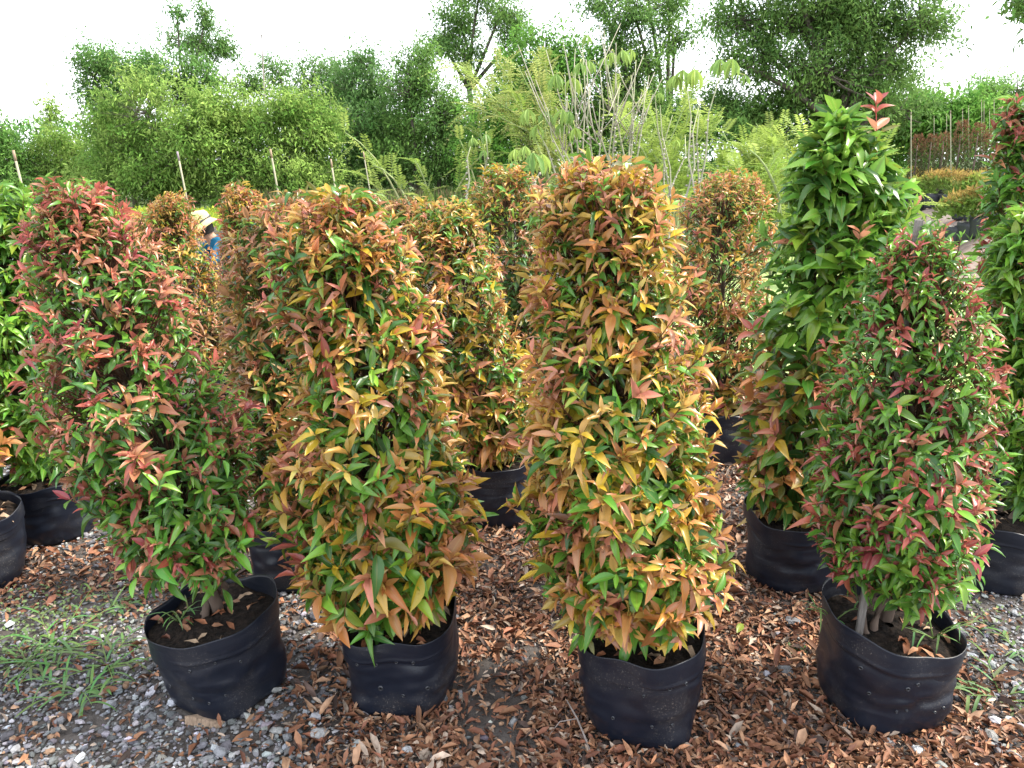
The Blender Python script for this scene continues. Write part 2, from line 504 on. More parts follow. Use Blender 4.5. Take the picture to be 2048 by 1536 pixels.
PAL = {
    'red': dict(young=[(RED, 3), (CRIM, 1), (SALM, 4), (BRZ, 1.5)], mid=[(GRN, 4), (FRG, 2), (RED, .8), (BRZ, .8)], old=[(GRN, 5), (DGR, 3), (BLG, 2)]),
    'rose': dict(young=[(RED, 4), (CRIM, 3), (SALM, 2)], mid=[(GRN, 5), (BLG, 1), (FRG, 3), (RED, .7)], old=[(GRN, 5), (DGR, 2), (BLG, 1), (FRG, 1)]),
    'amber': dict(young=[(ORA, 4), (SALM, 3), (AMB, 2), (RED, .7)], mid=[(AMB, 2.5), (YEL, 3), (ORA, 1.5), (GRN, 2), (OLV, 1.5), (LIM, 1)], old=[(GRN, 5), (DGR, 3), (FRG, 2), (BLG, 1)]),
    'gold': dict(young=[(ORA, 3), (SALM, 3), (AMB, 3.5), (YEL, 1.2)], mid=[(YEL, 3), (AMB, 3), (ORA, 1.5), (LIM, 1), (GRN, 1.5)], old=[(GRN, 5), (DGR, 2.5), (FRG, 2), (OLV, 1)]),
    'bronze': dict(young=[(BRZ, 4), (ORA, 2.5), (SALM, 1.5), (AMB, 1)], mid=[(OLV, 3), (BRZ, 3), (AMB, 1.5), (DGR, 2)], old=[(DGR, 5), (GRN, 3), (OLV, 1)]),
    'green': dict(young=[(FRG, 5), (RED, .5), (LIM, 3), (GRN, 1)], mid=[(GRN, 4), (FRG, 5), (LIM, 1)], old=[(GRN, 5), (DGR, 2), (FRG, 2)]),
    'lush': dict(young=[(FRG, 5), (SALM, .6), (LIM, 2), (GRN, 1)], mid=[(GRN, 4), (FRG, 5), (BLG, 1)], old=[(GRN, 5), (DGR, 2), (FRG, 2)]),
}


def pick(r, lst):
    w = np.array([x[1] for x in lst], float); w /= w.sum()
    return np.array(lst[r.choice(len(lst), p=w)][0])


def crown_axis(sil, Y):
    """silhouette rows (pixel y, left, right) read off at distance Y -> arrays z, centre x, radius, lowest first"""
    rows = []
    for py, xl, xr in sil:
        c = spot((xl + xr) / 2, py, Y)
        rows.append((c.z, c.x, (xr - xl) / 2 * mpp(Y, c.z)))
    rows.sort()
    a = np.array(rows)
    a[-1, 2] *= 1.18; a[-2, 2] *= 1.05
    if Y > 3.1:
        a[:, 2] *= 1.10
    return a[:, 0], a[:, 1], a[:, 2]


def grow(seed, sil, Y, pal, nsh, Lmax, flush, inner=500, wl=(.28, .38), pal_hi=None, z_hi=9.0, droop=0.22, ltop=.66):
    """all leaves and shoots of one shrub, world coordinates"""
    r = np.random.default_rng(seed)
    Z, X, RR = crown_axis(sil, Y)
    z0, z1 = Z[0], Z[-1]
    f_x = lambda z: np.interp(z, Z, X); f_r = lambda z: np.interp(z, Z, RR)
    zs = np.linspace(z0, z1, 200); pdf = f_r(zs) + 0.05; cdf = np.cumsum(pdf); cdf /= cdf[-1]
    ph1, ph2 = r.uniform(0, 6.28, 2)
    out = dict(P=[], D=[], N=[], L=[], W=[], C=[])
    shoots = []
    up = np.array([0, 0, 1.0])
    for i in range(nsh):
        z = float(np.interp(r.uniform(), cdf, zs)); phi = r.uniform(0, 6.283)
        cap = r.uniform() < .10
        if cap:
            z = z1 - r.uniform(0, .12) * (z1 - z0)
        h = (z - z0) / (z1 - z0)
        lloc = Lmax * (1.12 + (ltop - 1.12) * min(1, max(0, h * 1.15 - .10)))
        rad = max(.02, float(f_r(z)) - max(0, .9 * lloc - .05)) * (1 + .10 * math.sin(3 * phi + ph1 + z * 7) + .09 * math.sin(2 * phi - z * 11 + ph2))
        k = r.uniform(.74, 1.0) if r.uniform() > .12 else r.uniform(1.0, 1.14)
        if (cap and r.uniform() < .6) or h > .96:
            k = math.sqrt(r.uniform(0.0, 1.1))
        o = np.array([math.cos(phi), math.sin(phi), 0])
        tip = np.array([float(f_x(z)), Y, z]) + o * rad * k + r.normal(0, .008, 3)
        u = r.uniform(.45, 1.5) + (1.6 * max(0, h - .85) / .15) - (.9 if h < .10 else 0.25 if h < .2 else 0)
        d = o * (1 - .6 * max(0, h - .85) / .15) + up * u + r.normal(0, .25, 3); d /= np.linalg.norm(d)
        P0 = PAL[pal_hi] if (pal_hi and z + r.normal(0, .05) > z_hi) else PAL[pal]
        fl = flush(h, phi) if callable(flush) else flush
        youth = r.normal(0.55 + .5 * max(0, h - .55) * (fl > .6), .22) if r.uniform() < fl else r.normal(-.05, .18)
        size = Lmax * (1.12 + (ltop - 1.12) * min(1, max(0, h * 1.15 - .10))) * min(1.22, math.exp(r.normal(-.12, .32)))
        a = np.cross(d, up); a = a / max(1e-6, np.linalg.norm(a)); b = np.cross(d, a)
        t0 = r.uniform(0, 3.14)
        npair = r.integers(4, 7); dist = 0.0
        yc = pick(r, P0['young']); mc = pick(r, P0['mid'])
        for j in range(npair):
            sz = size * (0.50, .80, 1.0, 1.0, .95, .9)[j]
            base = tip - d * dist + up * (-.0)
            spread = R((20, 38, 54, 64, 72, 78)[j] + r.normal(0, 13))
            t = t0 + j * math.pi / 2 + r.normal(0, .2)
            for s in (1, -1):
                if r.uniform() < .14:
                    continue
                ax = (a * math.cos(t) + b * math.sin(t)) * s
                ld = d * math.cos(spread) + ax * math.sin(spread) + r.normal(0, .2, 3)
                ld = ld - up * droop * (.25 + .18 * j) * r.uniform(.3, 1.4)
                nn = d * 1.0 + up * .55 + o * .25 + r.normal(0, .22, 3)
                age = j * .27 + r.normal(0, .10) - youth
                if age < .12: c = yc if r.uniform() < .85 else pick(r, P0['young'])
                elif age < .55: c = mc if r.uniform() < .75 else pick(r, P0['mid'])
                else: c = pick(r, P0['old'])
                c = c * math.exp(r.normal(0, .16)) * np.exp(r.normal(0, .07, 3))
                ln = sz * r.uniform(.70, 1.22)
                out['P'].append(base); out['D'].append(ld); out['N'].append(nn)
                out['L'].append(ln); out['W'].append(ln * r.uniform(*wl)); out['C'].append(c)
            dist += size * (.20, .30, .36, .38, .38, .38)[j]
        zb = max(z0 - .03, z - r.uniform(.10, .22))
        shoots.append(((float(f_x(zb)) + o[0] * rad * .12, Y + o[1] * rad * .12, zb), tuple(tip - d * dist), tuple(tip)))
    for i in range(int(inner * 1.7)):
        z = float(np.interp(r.uniform() if i % 3 else r.uniform(.72, 1.0), cdf, zs)) + .02; phi = r.uniform(0, 6.283)
        rad = float(f_r(z)) * math.sqrt(r.uniform(.05, .58))
        o = np.array([math.cos(phi), math.sin(phi), 0])
        h = min(1, max(0, (z - z0) / (z1 - z0)))
        ln = Lmax * (1.12 + (ltop - 1.12) * min(1, max(0, h * 1.15 - .10))) * r.uniform(.75, 1.1)
        P0 = PAL[pal_hi] if (pal_hi and z > z_hi) else PAL[pal]
        out['P'].append(np.array([float(f_x(z)), Y, z]) + o * rad); out['D'].append(o + r.normal(0, .6, 3)); out['N'].append(up + o * .5 + r.normal(0, .4, 3))
        out['L'].append(ln); out['W'].append(ln * r.uniform(*wl)); out['C'].append(pick(r, P0['mid' if r.uniform() < h * .7 else 'old']) * r.uniform(.7, 1.0))  # older inner leaves, colour lowered to deepen the shade between outer ones
    g = {k: np.array(v) for k, v in out.items()}
    g['var'] = r.integers(0, len(SHAPES), len(g['L']))
    g['shoots'] = shoots; g['axis'] = (Z, X, RR); g['Y'] = Y; g['seed'] = seed
    return g


def bag_surface(b, th, z):
    """radius-vector (x, y) of the bag wall at angle th and height z (local)"""
    f = min(1, max(0, z / b['h']))
    taper = b['taper'] + (1 - b['taper']) * min(1.0, f * 1.25) ** .8
    e = 3.2
    c, s = math.cos(th), math.sin(th)
    c2, s2 = math.cos(th + b.get('turn', 0)), math.sin(th + b.get('turn', 0))
    se = (abs(c2) ** e + abs(s2) ** e) ** (-1 / e)
    sq = b.get('sq', .5); rad = b['r'] * (1 - .10 * sq) * ((1 - sq) + sq * se) * taper
    q = mnoise.noise((math.cos(th) * 1.3 + b['seed'], math.sin(th) * 1.3, z * 7.0)) * .016
    q += mnoise.noise((math.cos(th) * 2.6 + b['seed'] * 3, math.sin(th) * 2.6 + z * 4, z * 26.0)) * .014 * max(0, math.sin(math.pi * min(1, f * 1.15))) ** 1.5 * (.5 + .9 * max(0, mnoise.noise((math.cos(th) * 1.1, math.sin(th) * 1.1 + b['seed'], z * 5))))
    q += .004 * math.sin(math.pi * f)
    if f < .06:
        q -= .02 * (1 - f / .06) ** 2
    hem = b['h'] * .80
    if z > hem:
        q += .0045 + .003 * min(1, (z - hem) / .03)
    else:
        q += .007 * math.exp(-((z - hem + .004) / .006) ** 2) - .002 * math.exp(-((z - hem + .018) / .008) ** 2)
    q += b['flare'] * max(0, f - .8) * 5 * .01
    rad += q
    sh = b['shift'] * (1 - f)
    return rad * c + sh, rad * s * .97


def rim_height(b, th):
    return b['h'] + b['tilt'] * math.cos(th - b['tdir']) + .007 * math.sin(3 * th + b['seed']) + .004 * math.sin(7 * th + b['seed'] * 2) + b.get('notch', 0) * -math.exp(-((math.atan2(math.sin(th - b.get('ndir', 0)), math.cos(th - b.get('ndir', 0)))) / .35) ** 2)


def make_bag(b, parent, holes):
    N_, Mz = (72, 54) if b['near'] else (48, 26)
    V, T = [], []
    for i in range(Mz + 1):
        for k in range(N_):
            th = 2 * math.pi * k / N_
            H = rim_height(b, th); z = H * (i / Mz) ** .92
            zz = z * b['h'] / H
            x, y = bag_surface(b, th, zz)
            V.append((x, y, z))
    inner = 8
    for i in range(1, inner + 1):                       # the wall turns over the rim and goes down inside
        for k in range(N_):
            th = 2 * math.pi * k / N_
            H = rim_height(b, th); z = H - i * .010
            x, y = bag_surface(b, th, b['h'] * .99)
            s = 1 - .012 - .003 * i
            V.append((x * s, y * s, z))
    rows = Mz + 1 + inner
    for i in range(rows - 1):
        for k in range(N_):
            a, c = i * N_ + k, i * N_ + (k + 1) % N_
            T += [(a, c, c + N_), (a, c + N_, a + N_)]
    cb = len(V); V.append((b['shift'], 0, 0.002))
    for k in range(N_):
        T.append((cb, (k + 1) % N_, k))
    o = link('grow_bag', mesh_np('grow_bag', V, T, None, None, M_BAG), parent)
    # soil with a gently uneven top
    V, T = [], []
    zs = b['h'] - b['soil']
    for i in range(9):
        for k in range(40):
            th = 2 * math.pi * k / 40
            x, y = bag_surface(b, th, b['h'] * .95)
            f = (i / 8) * .968
            V.append((x * f, y * f, zs + .014 * mnoise.noise((x * f * 14 + b['seed'], y * f * 14, 3.3)) + .02 * (1 - f) + .010 * mnoise.noise((x * f * 50, y * f * 50, 1))
                      + (b['tilt'] * .6) * f * math.cos(th - b['tdir'])))
    for i in range(8):
        for k in range(40):
            a, c = i * 40 + k, i * 40 + (k + 1) % 40
            T += [(a, c + 40, c), (a, a + 40, c + 40)]
    T = [t[::-1] for t in T]
    link('soil', mesh_np('soil', V, T, None, None, M_SOIL), parent)
    for (th, z) in holes:
        th += .06 * math.sin(z * 311 + th * 17); z += .008 * math.sin(th * 23)
        x, y = bag_surface(b, th, z)
        x2, y2 = bag_surface(b, th + .04, z); x0, y0 = bag_surface(b, th - .04, z)
        nx, ny = (y2 - y0), -(x2 - x0); l = math.hypot(nx, ny); nx, ny = nx / l, ny / l
        hz = z * rim_height(b, th) / b['h']
        h = link('drainage_hole', HOLE_MESH, o, (x + nx * .0015, y + ny * .0015, hz))
        h.rotation_euler = Vector((nx, ny, 0)).to_track_quat('Z', 'Y').to_euler()
        hs = .75 + .5 * abs(mnoise.noise((th * 9, z * 90, b['seed']))) * 2; h.scale = (hs, hs * (.75 + .4 * abs(math.sin(th * 31))), 1)
    return o


def hole_mesh():
    V, T = [(0, 0, .0005)], []
    n = 12
    prof = [(.0026, .0004), (.0032, .0022), (.0046, .0018), (.0056, -.001)]
    for rr, zz in prof:
        for k in range(n):
            t = 2 * math.pi * k / n
            V.append((rr * math.cos(t), rr * math.sin(t), zz))
    for k in range(n):
        T.append((0, 1 + k, 1 + (k + 1) % n))
    for i in range(len(prof) - 1):
        for k in range(n):
            a, c = 1 + i * n + k, 1 + i * n + (k + 1) % n
            T += [(a, a + n, c + n), (a, c + n, c)]
    me = mesh_np('drainage_hole', V, T, None, None, M_HOLE)
    me.materials.append(M_RIM)
    mi = np.array([0] * n + [1] * (len(T) - n), dtype=np.int32)
    me.polygons.foreach_set('material_index', mi)
    return me


HOLE_MESH = hole_mesh()
LEAF_MESHES = [mesh_np('leaf', v, t, np.ones((len(v), 3)), u, M_LEAF) for v, t, u in FINE]

right = lambda h, phi: 0.0
SHRUBS = [
    # name key, label, bag centre x, Y, silhouette, palette ..., bag
    dict(label='front-row shrub leaning over, red young leaves on green, bare twisted trunk above its bag',
         x=-.885, Y=1.99, pal='red', n=420, L=.074, flush=lambda h, p: .36 + .85 * max(0, h - .35), inner=520,
         sil=[(372, 90, 180), (440, 72, 250), (540, 66, 330), (650, 66, 372), (750, 82, 420), (850, 122, 466), (950, 175, 508), (1040, 225, 518), (1100, 275, 505), (1125, 320, 465)],
         bag=dict(r=.178, h=.285, taper=.88, sq=.6, turn=.5, shift=.02, tilt=.028, tdir=.6, soil=.045, flare=.2, notch=.035, ndir=1.5),
         holes=[(-1.95, .21), (-1.6, .205), (-1.25, .21), (-.9, .20), (-1.75, .095), (-1.5, .09), (-1.15, .10), (-2.3, .1)], trunk='bare'),
    dict(label='front-row shrub of orange and yellow leaves, green leaf sprays hanging over its bag rim',
         x=-.33, Y=2.00, pal='amber', n=400, L=.098, flush=lambda h, p: .24 + .60 * h, inner=800,
         sil=[(398, 620, 750), (450, 565, 790), (550, 560, 832), (650, 560, 858), (750, 568, 885), (850, 570, 925), (950, 562, 948), (1050, 570, 955), (1140, 592, 930), (1190, 650, 900), (1212, 700, 850)],
         bag=dict(r=.172, h=.265, taper=.95, sq=.9, turn=.12, shift=.0, tilt=.018, tdir=.9, soil=.05, flare=.0),
         holes=[(-2.2, .20), (-1.9, .195), (-1.55, .195), (-1.2, .20), (-.8, .20), (-1.85, .10), (-1.45, .10), (-1.1, .105)], stake=(762, 438, 2.12)),
    dict(label='tall front-row shrub of golden and orange leaves, sunlit on one side',
         x=.357, Y=1.865, pal='gold', n=480, L=.088, flush=lambda h, p: .38 + .58 * h, inner=1000,
         sil=[(332, 1140, 1285), (400, 1092, 1340), (500, 1086, 1352), (600, 1062, 1370), (700, 1050, 1390), (800, 1042, 1402), (900, 1042, 1420), (1000, 1050, 1445), (1100, 1062, 1462), (1165, 1085, 1430), (1205, 1135, 1390), (1228, 1190, 1340)],
         bag=dict(r=.177, h=.305, taper=.86, sq=.5, turn=.3, shift=.022, tilt=.012, tdir=.4, soil=.05, flare=.0),
         holes=[(-1.9, .215), (-1.7, .215), (-1.25, .225), (-1.0, .23), (-2.2, .11), (-1.6, .09), (-1.15, .10)]),
    dict(label='front-row shrub with dark red young leaves among green, grey wooden stake at its top',
         x=1.09, Y=1.93, pal='rose', n=400, L=.074, flush=lambda h, p: .44, inner=560,
         sil=[(470, 1790, 1890), (550, 1745, 1930), (650, 1705, 1960), (750, 1675, 1972), (850, 1652, 1980), (950, 1642, 1980), (1050, 1642, 1950), (1120, 1655, 1915), (1165, 1700, 1860)],
         bag=dict(r=.186, h=.30, taper=.86, shift=.0, tilt=.030, tdir=2.5, soil=.06, flare=.1),
         holes=[(-2.3, .20), (-1.75, .20), (-1.5, .20), (-1.0, .215), (-2.2, .14), (-1.8, .10), (-1.55, .10), (-1.1, .10), (-.95, .105)], trunk='bare', stake=(1838, 440, 1.905)),
    dict(label='bright green shrub on a bare trunk at the left edge behind the leaning red shrub',
         x=-1.98, Y=3.03, pal='green', n=240, ltop=.95, L=.092, flush=.5, inner=420,
         sil=[(385, -50, 50), (440, -70, 75), (550, -75, 105), (650, -75, 118), (750, -70, 125), (850, -60, 135), (905, -10, 130), (940, 40, 120)],
         bag=dict(r=.178, h=.265, taper=.92, shift=.0, tilt=.01, tdir=1, soil=.03, flare=.1), holes=[], trunk='bare'),
    dict(label='black grow bag shrub cut by the left edge, a few amber leaves showing',
         x=-2.05, Y=2.62, pal='amber', n=240, L=.08, flush=.8, inner=300,
         sil=[(420, -290, -190), (520, -320, -165), (640, -330, -150), (760, -340, -95), (840, -330, -62), (900, -300, -20), (940, -290, -25), (985, -260, -70)],
         bag=dict(r=.172, h=.285, taper=.92, shift=.0, tilt=.01, tdir=2, soil=.04, flare=.0), holes=[(-.9, .12), (-.75, .2)]),
    dict(label='bronze and amber shrub squeezed behind the orange and yellow front shrub',
         x=-.83, Y=2.65, pal='bronze', n=300, L=.085, flush=.75, inner=420,
         sil=[(392, 545, 640), (440, 490, 650), (500, 468, 648), (600, 458, 645), (750, 455, 650), (900, 468, 655), (1000, 500, 650), (1070, 530, 640)],
         bag=dict(r=.165, h=.265, taper=.92, shift=.0, tilt=.01, tdir=2, soil=.04, flare=.0), holes=[]),
    dict(label='second-row amber shrub with weeds in its bag, between the orange and golden front shrubs',
         x=-.085, Y=3.18, pal='gold', n=360, L=.080, flush=.62, inner=460,
         sil=[(405, 845, 920), (450, 820, 950), (550, 822, 1000), (650, 842, 1030), (750, 862, 1050), (850, 885, 1060), (905, 920, 1040)],
         bag=dict(r=.18, h=.29, taper=.92, shift=.0, tilt=.012, tdir=.2, soil=.03, flare=.1), holes=[]),
    dict(label='slim dark shrub with yellow tips, farther back beside the amber second-row shrub',
         x=.08, Y=3.95, pal='bronze', n=260, L=.082, flush=.55, inner=380, pal_hi='gold', z_hi=1.28,
         sil=[(335, 985, 1045), (380, 950, 1080), (450, 950, 1090), (550, 975, 1090), (650, 985, 1085), (780, 995, 1080), (840, 1010, 1065)],
         bag=dict(r=.17, h=.28, taper=.92, shift=.0, tilt=.01, tdir=2, soil=.03, flare=.0), holes=[]),
    dict(label='shrub with a tall lush green leafy top, amber below, behind the dark red shrub',
         x=1.07, Y=2.65, pal='amber', n=165, ltop=1.02, L=.105, flush=.55, inner=480, pal_hi='lush', z_hi=.98, wl=(.34, .44),
         sil=[(238, 1660, 1690), (300, 1600, 1770), (380, 1562, 1818), (460, 1548, 1812), (540, 1535, 1775), (650, 1500, 1740), (750, 1484, 1720), (850, 1474, 1700), (950, 1474, 1690), (1025, 1520, 1650)],
         bag=dict(r=.178, h=.29, taper=.90, shift=.0, tilt=.01, tdir=1, soil=.04, flare=.0), holes=[], spire=(1690, 205)),
    dict(label='round-topped orange shrub behind the golden front shrub, beside the duckweed pond',
         x=1.12, Y=3.9, pal='amber', n=380, L=.070, flush=.8, inner=460, wl=(.28, .36), pal_hi='amber',
         sil=[(345, 1430, 1500), (400, 1375, 1525), (480, 1350, 1535), (560, 1348, 1538), (650, 1362, 1535), (740, 1378, 1522), (820, 1405, 1500)],
         bag=dict(r=.178, h=.29, taper=.92, shift=.0, tilt=.01, tdir=2, soil=.03, flare=.0), holes=[]),
    dict(label='green shrub at the right edge with a low yellow-green spray over its bag',
         x=1.86, Y=2.66, pal='lush', n=240, ltop=1.0, L=.085, flush=.6, inner=420,
         sil=[(425, 2035, 2110), (500, 1990, 2150), (600, 1985, 2165), (700, 1980, 2170), (800, 1985, 2165), (900, 2000, 2150), (980, 2020, 2130), (1040, 2030, 2100)],
         bag=dict(r=.185, h=.265, taper=.95, shift=.0, tilt=.008, tdir=2, soil=.03, flare=.0), holes=[]),
    dict(label='tallest shrub at the right edge with bright red leaves at its top',
         x=2.14, Y=3.12, pal='rose', n=260, ltop=.9, L=.085, flush=.42, inner=480, pal_hi='red', z_hi=1.62,
         sil=[(205, 2025, 2075), (260, 2000, 2110), (340, 1990, 2130), (430, 1972, 2140), (550, 1962, 2140), (700, 1958, 2130), (850, 1968, 2120), (940, 1990, 2090)],
         bag=dict(r=.178, h=.27, taper=.92, shift=.0, tilt=.01, tdir=2, soil=.03, flare=.0), holes=[]),
    dict(label='brown-orange leaning shrub in front of the person in the yellow hat',
         x=-1.86, Y=4.77, pal='bronze', n=420, L=.072, flush=.85, inner=460, wl=(.28, .36), pal_hi='amber', z_hi=.75,
         sil=[(388, 330, 372), (420, 300, 376), (460, 282, 384), (520, 278, 420), (600, 300, 450), (680, 350, 462), (740, 395, 468), (775, 410, 460)],
         bag=dict(r=.178, h=.27, taper=.92, shift=.0, tilt=.01, tdir=2, soil=.03, flare=.0), holes=[]),
    dict(label='orange shrub with red tips just past the person in the yellow hat',
         x=-1.52, Y=4.15, pal='bronze', n=340, L=.074, flush=.85, inner=420, pal_hi='amber', z_hi=1.0,
         sil=[(372, 456, 500), (410, 448, 522), (470, 446, 545), (560, 445, 550), (680, 450, 560), (780, 460, 550)],
         bag=dict(r=.175, h=.27, taper=.92, shift=.0, tilt=.01, tdir=2, soil=.03, flare=.0), holes=[]),
    dict(label='rust-coloured shrub glimpsed between the leaning red shrub and the brown-orange one',
         x=-2.85, Y=5.5, pal='bronze', n=320, L=.075, flush=.9, inner=340, pal_hi='amber', z_hi=.7,
         sil=[(425, 225, 285), (470, 200, 305), (540, 195, 315), (620, 205, 330), (700, 225, 340)],
         bag=dict(r=.178, h=.27, taper=.92, shift=.0, tilt=.01, tdir=2, soil=.03, flare=.0), holes=[]),
    dict(label='small dark brown shrub far back, seen above the gap between two orange shrubs',
         x=-.82, Y=5.9, pal='bronze', n=260, L=.075, flush=.8, inner=300,
         sil=[(400, 790, 825), (430, 765, 842), (490, 755, 850), (560, 765, 850), (640, 780, 850)],
         bag=dict(r=.178, h=.27, taper=.92, shift=.0, tilt=.01, tdir=2, soil=.03, flare=.0), holes=[]),
]

GROWN = []
for i, s in enumerate(SHRUBS):
    g = grow(100 + i, s['sil'], s['Y'], s['pal'], int(s['n'] * (2.25 if s['Y'] < 2.2 else 2.0)), s['L'] * (.75 if s['Y'] < 2.2 else .80), s['flush'], s['inner'], s.get('wl', (.27, .37)), s.get('pal_hi'), s.get('z_hi', 9.0), ltop=s.get('ltop', .66))
    GROWN.append(g)

# which leaves the camera sees largest: a coarse depth map of all shrub leaves
CELL = 9.0
gw, gh = int(2048 / CELL) + 1, int(1536 / CELL) + 1
zbuf = np.full(gw * gh, 1e9)
proj_all = []
for g in GROWN:
    Dn = norm(g['D'])
    mid = g['P'] + Dn * g['L'][:, None] * .5
    for q in (.25, .5, .75):
        px, py, dp = project(g['P'] + Dn * g['L'][:, None] * q)
        ok = (px >= 0) & (px < 2048) & (py >= 0) & (py < 1536)
        idx = (py[ok] / CELL).astype(int) * gw + (px[ok] / CELL).astype(int)
        np.minimum.at(zbuf, idx, dp[ok])
    proj_all.append((mid, *project(mid)))

BAGS = []
for s, g, (mid, px, py, dp) in zip(SHRUBS, GROWN, proj_all):
    root = thing('potted_shrub', s['label'], 'potted shrub', (s['x'], s['Y'], 0), 'potted shrubs in black grow bags')
    b = dict(s['bag']); b['seed'] = g['seed'] * 1.37
    b['near'] = s['Y'] < 3.3
    s['b'] = b
    make_bag(b, root, s['holes'])
    BAGS.append((s['x'] + b['shift'] * .7, s['Y'], b['r'] * .93))
    off = np.array([s['x'], s['Y'], 0])
    # visible leaves as single parts
    ok = (px > -20) & (px < 2068) & (py > -20) & (py < 1556)
    ci = np.clip((py / CELL).astype(int), 0, gh - 1) * gw + np.clip((px / CELL).astype(int), 0, gw - 1)
    vis = ok & (dp <= zbuf[ci] + .030)
    x, y, z = frames(g['D'], g['N'])
    view = norm(np.array([0, 0, CAM_H]) - mid)
    size = g['L'] / dp * (.35 + np.abs((z * view).sum(1)))
    order = np.argsort(-np.where(vis, size, -1))
    single = [k for k in order[:300] if vis[k]]
    for k in single:
        o = link('leaf', LEAF_MESHES[g['var'][k]], root)
        w, l = float(g['W'][k]), float(g['L'][k])
        p = g['P'][k] - off
        o.matrix_local = Matrix(((x[k][0] * w, y[k][0] * l, z[k][0] * l, p[0]), (x[k][1] * w, y[k][1] * l, z[k][1] * l, p[1]),
                                 (x[k][2] * w, y[k][2] * l, z[k][2] * l, p[2]), (0, 0, 0, 1)))
        o.color = (*[float(c) for c in g['C'][k]], 1)
    rest = np.ones(len(g['L']), bool); rest[single] = False
    me = leaves_mesh('foliage', (g['P'] - off)[rest], g['D'][rest], g['N'][rest], g['L'][rest], g['W'][rest], g['C'][rest], g['var'][rest], HI if s['Y'] < 2.2 else LO, M_LEAF)
    tag(link('foliage', me, root), kind='stuff')
    # trunk and twigs
    rr = random.Random(g['seed'])
    Z, X, RR = g['axis']
    zs = b['h'] - b['soil']
    mb = MB()
    bark, barkd = (.115, .082, .064), (.085, .058, .042)
    nst = 3 if s.get('trunk') == 'bare' else 2
    for k in range(nst):
        a = rr.uniform(0, 6.28); pts, rad = [], []
        r0 = (.016, .010, .008)[k]
        sx, sy = rr.uniform(-.03, .03), rr.uniform(-.03, .03)
        zc = Z[0] + .06
        for t in np.linspace(0, 1, 18):
            zz = zs - .02 + (Z[-1] * .92 - zs) * t * (1, .8, .6)[k]
            xx = float(np.interp(zz, Z, X)) - s['x'] if zz > zc else (float(X[0]) - s['x']) * max(0, (zz - zs) / max(.02, zc - zs))
            pts.append((xx + sx * (1 - t) + .022 * math.sin(t * 13 + a) * (k + .7), sy * (1 - t) + .022 * math.cos(t * 12 + a) * (k + .7), zz)); rad.append(r0 * (1 - .75 * t) + .002)
        mb.tube(pts, rad, 8, bark, barkd)
    link('trunk', mb.mesh('trunk', M_BARK), root)
    mb = MB()
    for p0, p1, p2 in g['shoots']:
        q = [(p[0] - s['x'], p[1] - s['Y'], p[2]) for p in (p0, p1, p2)]
        mb.tube(q, (.0022, .0017, .0009), 3, (.060, .040, .026), (.18, .06, .03), cap=False)
    tag(link('twigs', mb.mesh('twigs', M_BARK), root), kind='stuff')
    if s.get('stake'):
        sx, sy, sz = spot(*s['stake'])
        mb = MB()
        mb.tube([(sx - s['x'], sy - s['Y'], zs - .05), (sx - s['x'] + .004, sy - s['Y'], sz * .5), (sx - s['x'], sy - s['Y'], sz)], (.013, .013, .012) if sx > 0 else (.007, .007, .006), 4, (.20, .18, .165))
        link('stake', mb.mesh('stake', M_WOOD, False), root)
    # a few dead leaves on the soil
    r = np.random.default_rng(g['seed'] + 9)
    n = 26
    a = r.uniform(0, 6.28, n); q = np.sqrt(r.uniform(0, 1, n)) * b['r'] * .82
    P = np.stack([np.cos(a) * q, np.sin(a) * q, np.full(n, zs + .018) + r.uniform(0, .008, n) + b['tilt'] * .6 * (q / b['r']) * np.cos(a - b['tdir'])], 1)
    D = np.stack([r.normal(size=n), r.normal(size=n), r.normal(0, .2, n)], 1)
    Ln = r.uniform(.03, .055, n)
    C = np.array([(.22, .085, .04), (.30, .15, .08), (.16, .06, .035), (.34, .24, .16)])[r.integers(0, 4, n)] * r.uniform(.7, 1.2, (n, 1))
    me = leaves_mesh('fallen_leaves', P, D, np.stack([r.normal(0, .4, n), r.normal(0, .4, n), np.ones(n)], 1), Ln, Ln * .42, C, r.integers(0, 6, n), DEAD, M_LITTER)
    tag(link('fallen_leaves', me, root), kind='stuff')

# a tall spire with a pink-red tip on the lush green shrub
_root = [o for o in COL.objects if o.get('label') == SHRUBS[9]['label']][0]
_s = SHRUBS[9]
rs = np.random.default_rng(5)
tipw = spot(1752, 205, 2.62); basew = spot(1745, 420, 2.62)
mb = MB(); mb.tube([Vector(basew) - _root.location, (Vector(basew) + (tipw - basew) * .5) - _root.location + Vector((.008, 0, 0)), tipw - _root.location], (.003, .0025, .0015), 5, (.12, .07, .04), (.25, .04, .03))
link('leader_shoot', mb.mesh('leader_shoot', M_BARK), _root)
for j, (f, cc, ln) in enumerate([(1.0, CRIM, .05), (.97, RED, .065), (.9, RED, .06), (.74, SALM, .085), (.70, OLV, .08), (.5, GRN, .085), (.36, GRN, .095), (.2, GRN, .10), (.1, FRG, .09)]):
    for sgn in (1, -1):
        p = basew + (tipw - basew) * f
        t = j * 1.35
        d = Vector((math.cos(t) * sgn, math.sin(t) * sgn * .6, .9 if f > .85 else .35)).normalized()
        nn = Vector((0, -.5, 1)) - d * Vector((0, -.5, 1)).dot(d); nn.normalize(); xx = d.cross(nn)
        o = link('leaf', LEAF_MESHES[(j * 2) % 8], _root)
        w = ln * .38; q = p - _root.location
        o.matrix_local = Matrix(((xx.x * w, d.x * ln, nn.x * ln, q.x), (xx.y * w, d.y * ln, nn.y * ln, q.y), (xx.z * w, d.z * ln, nn.z * ln, q.z), (0, 0, 0, 1)))
        o.color = (*cc, 1)

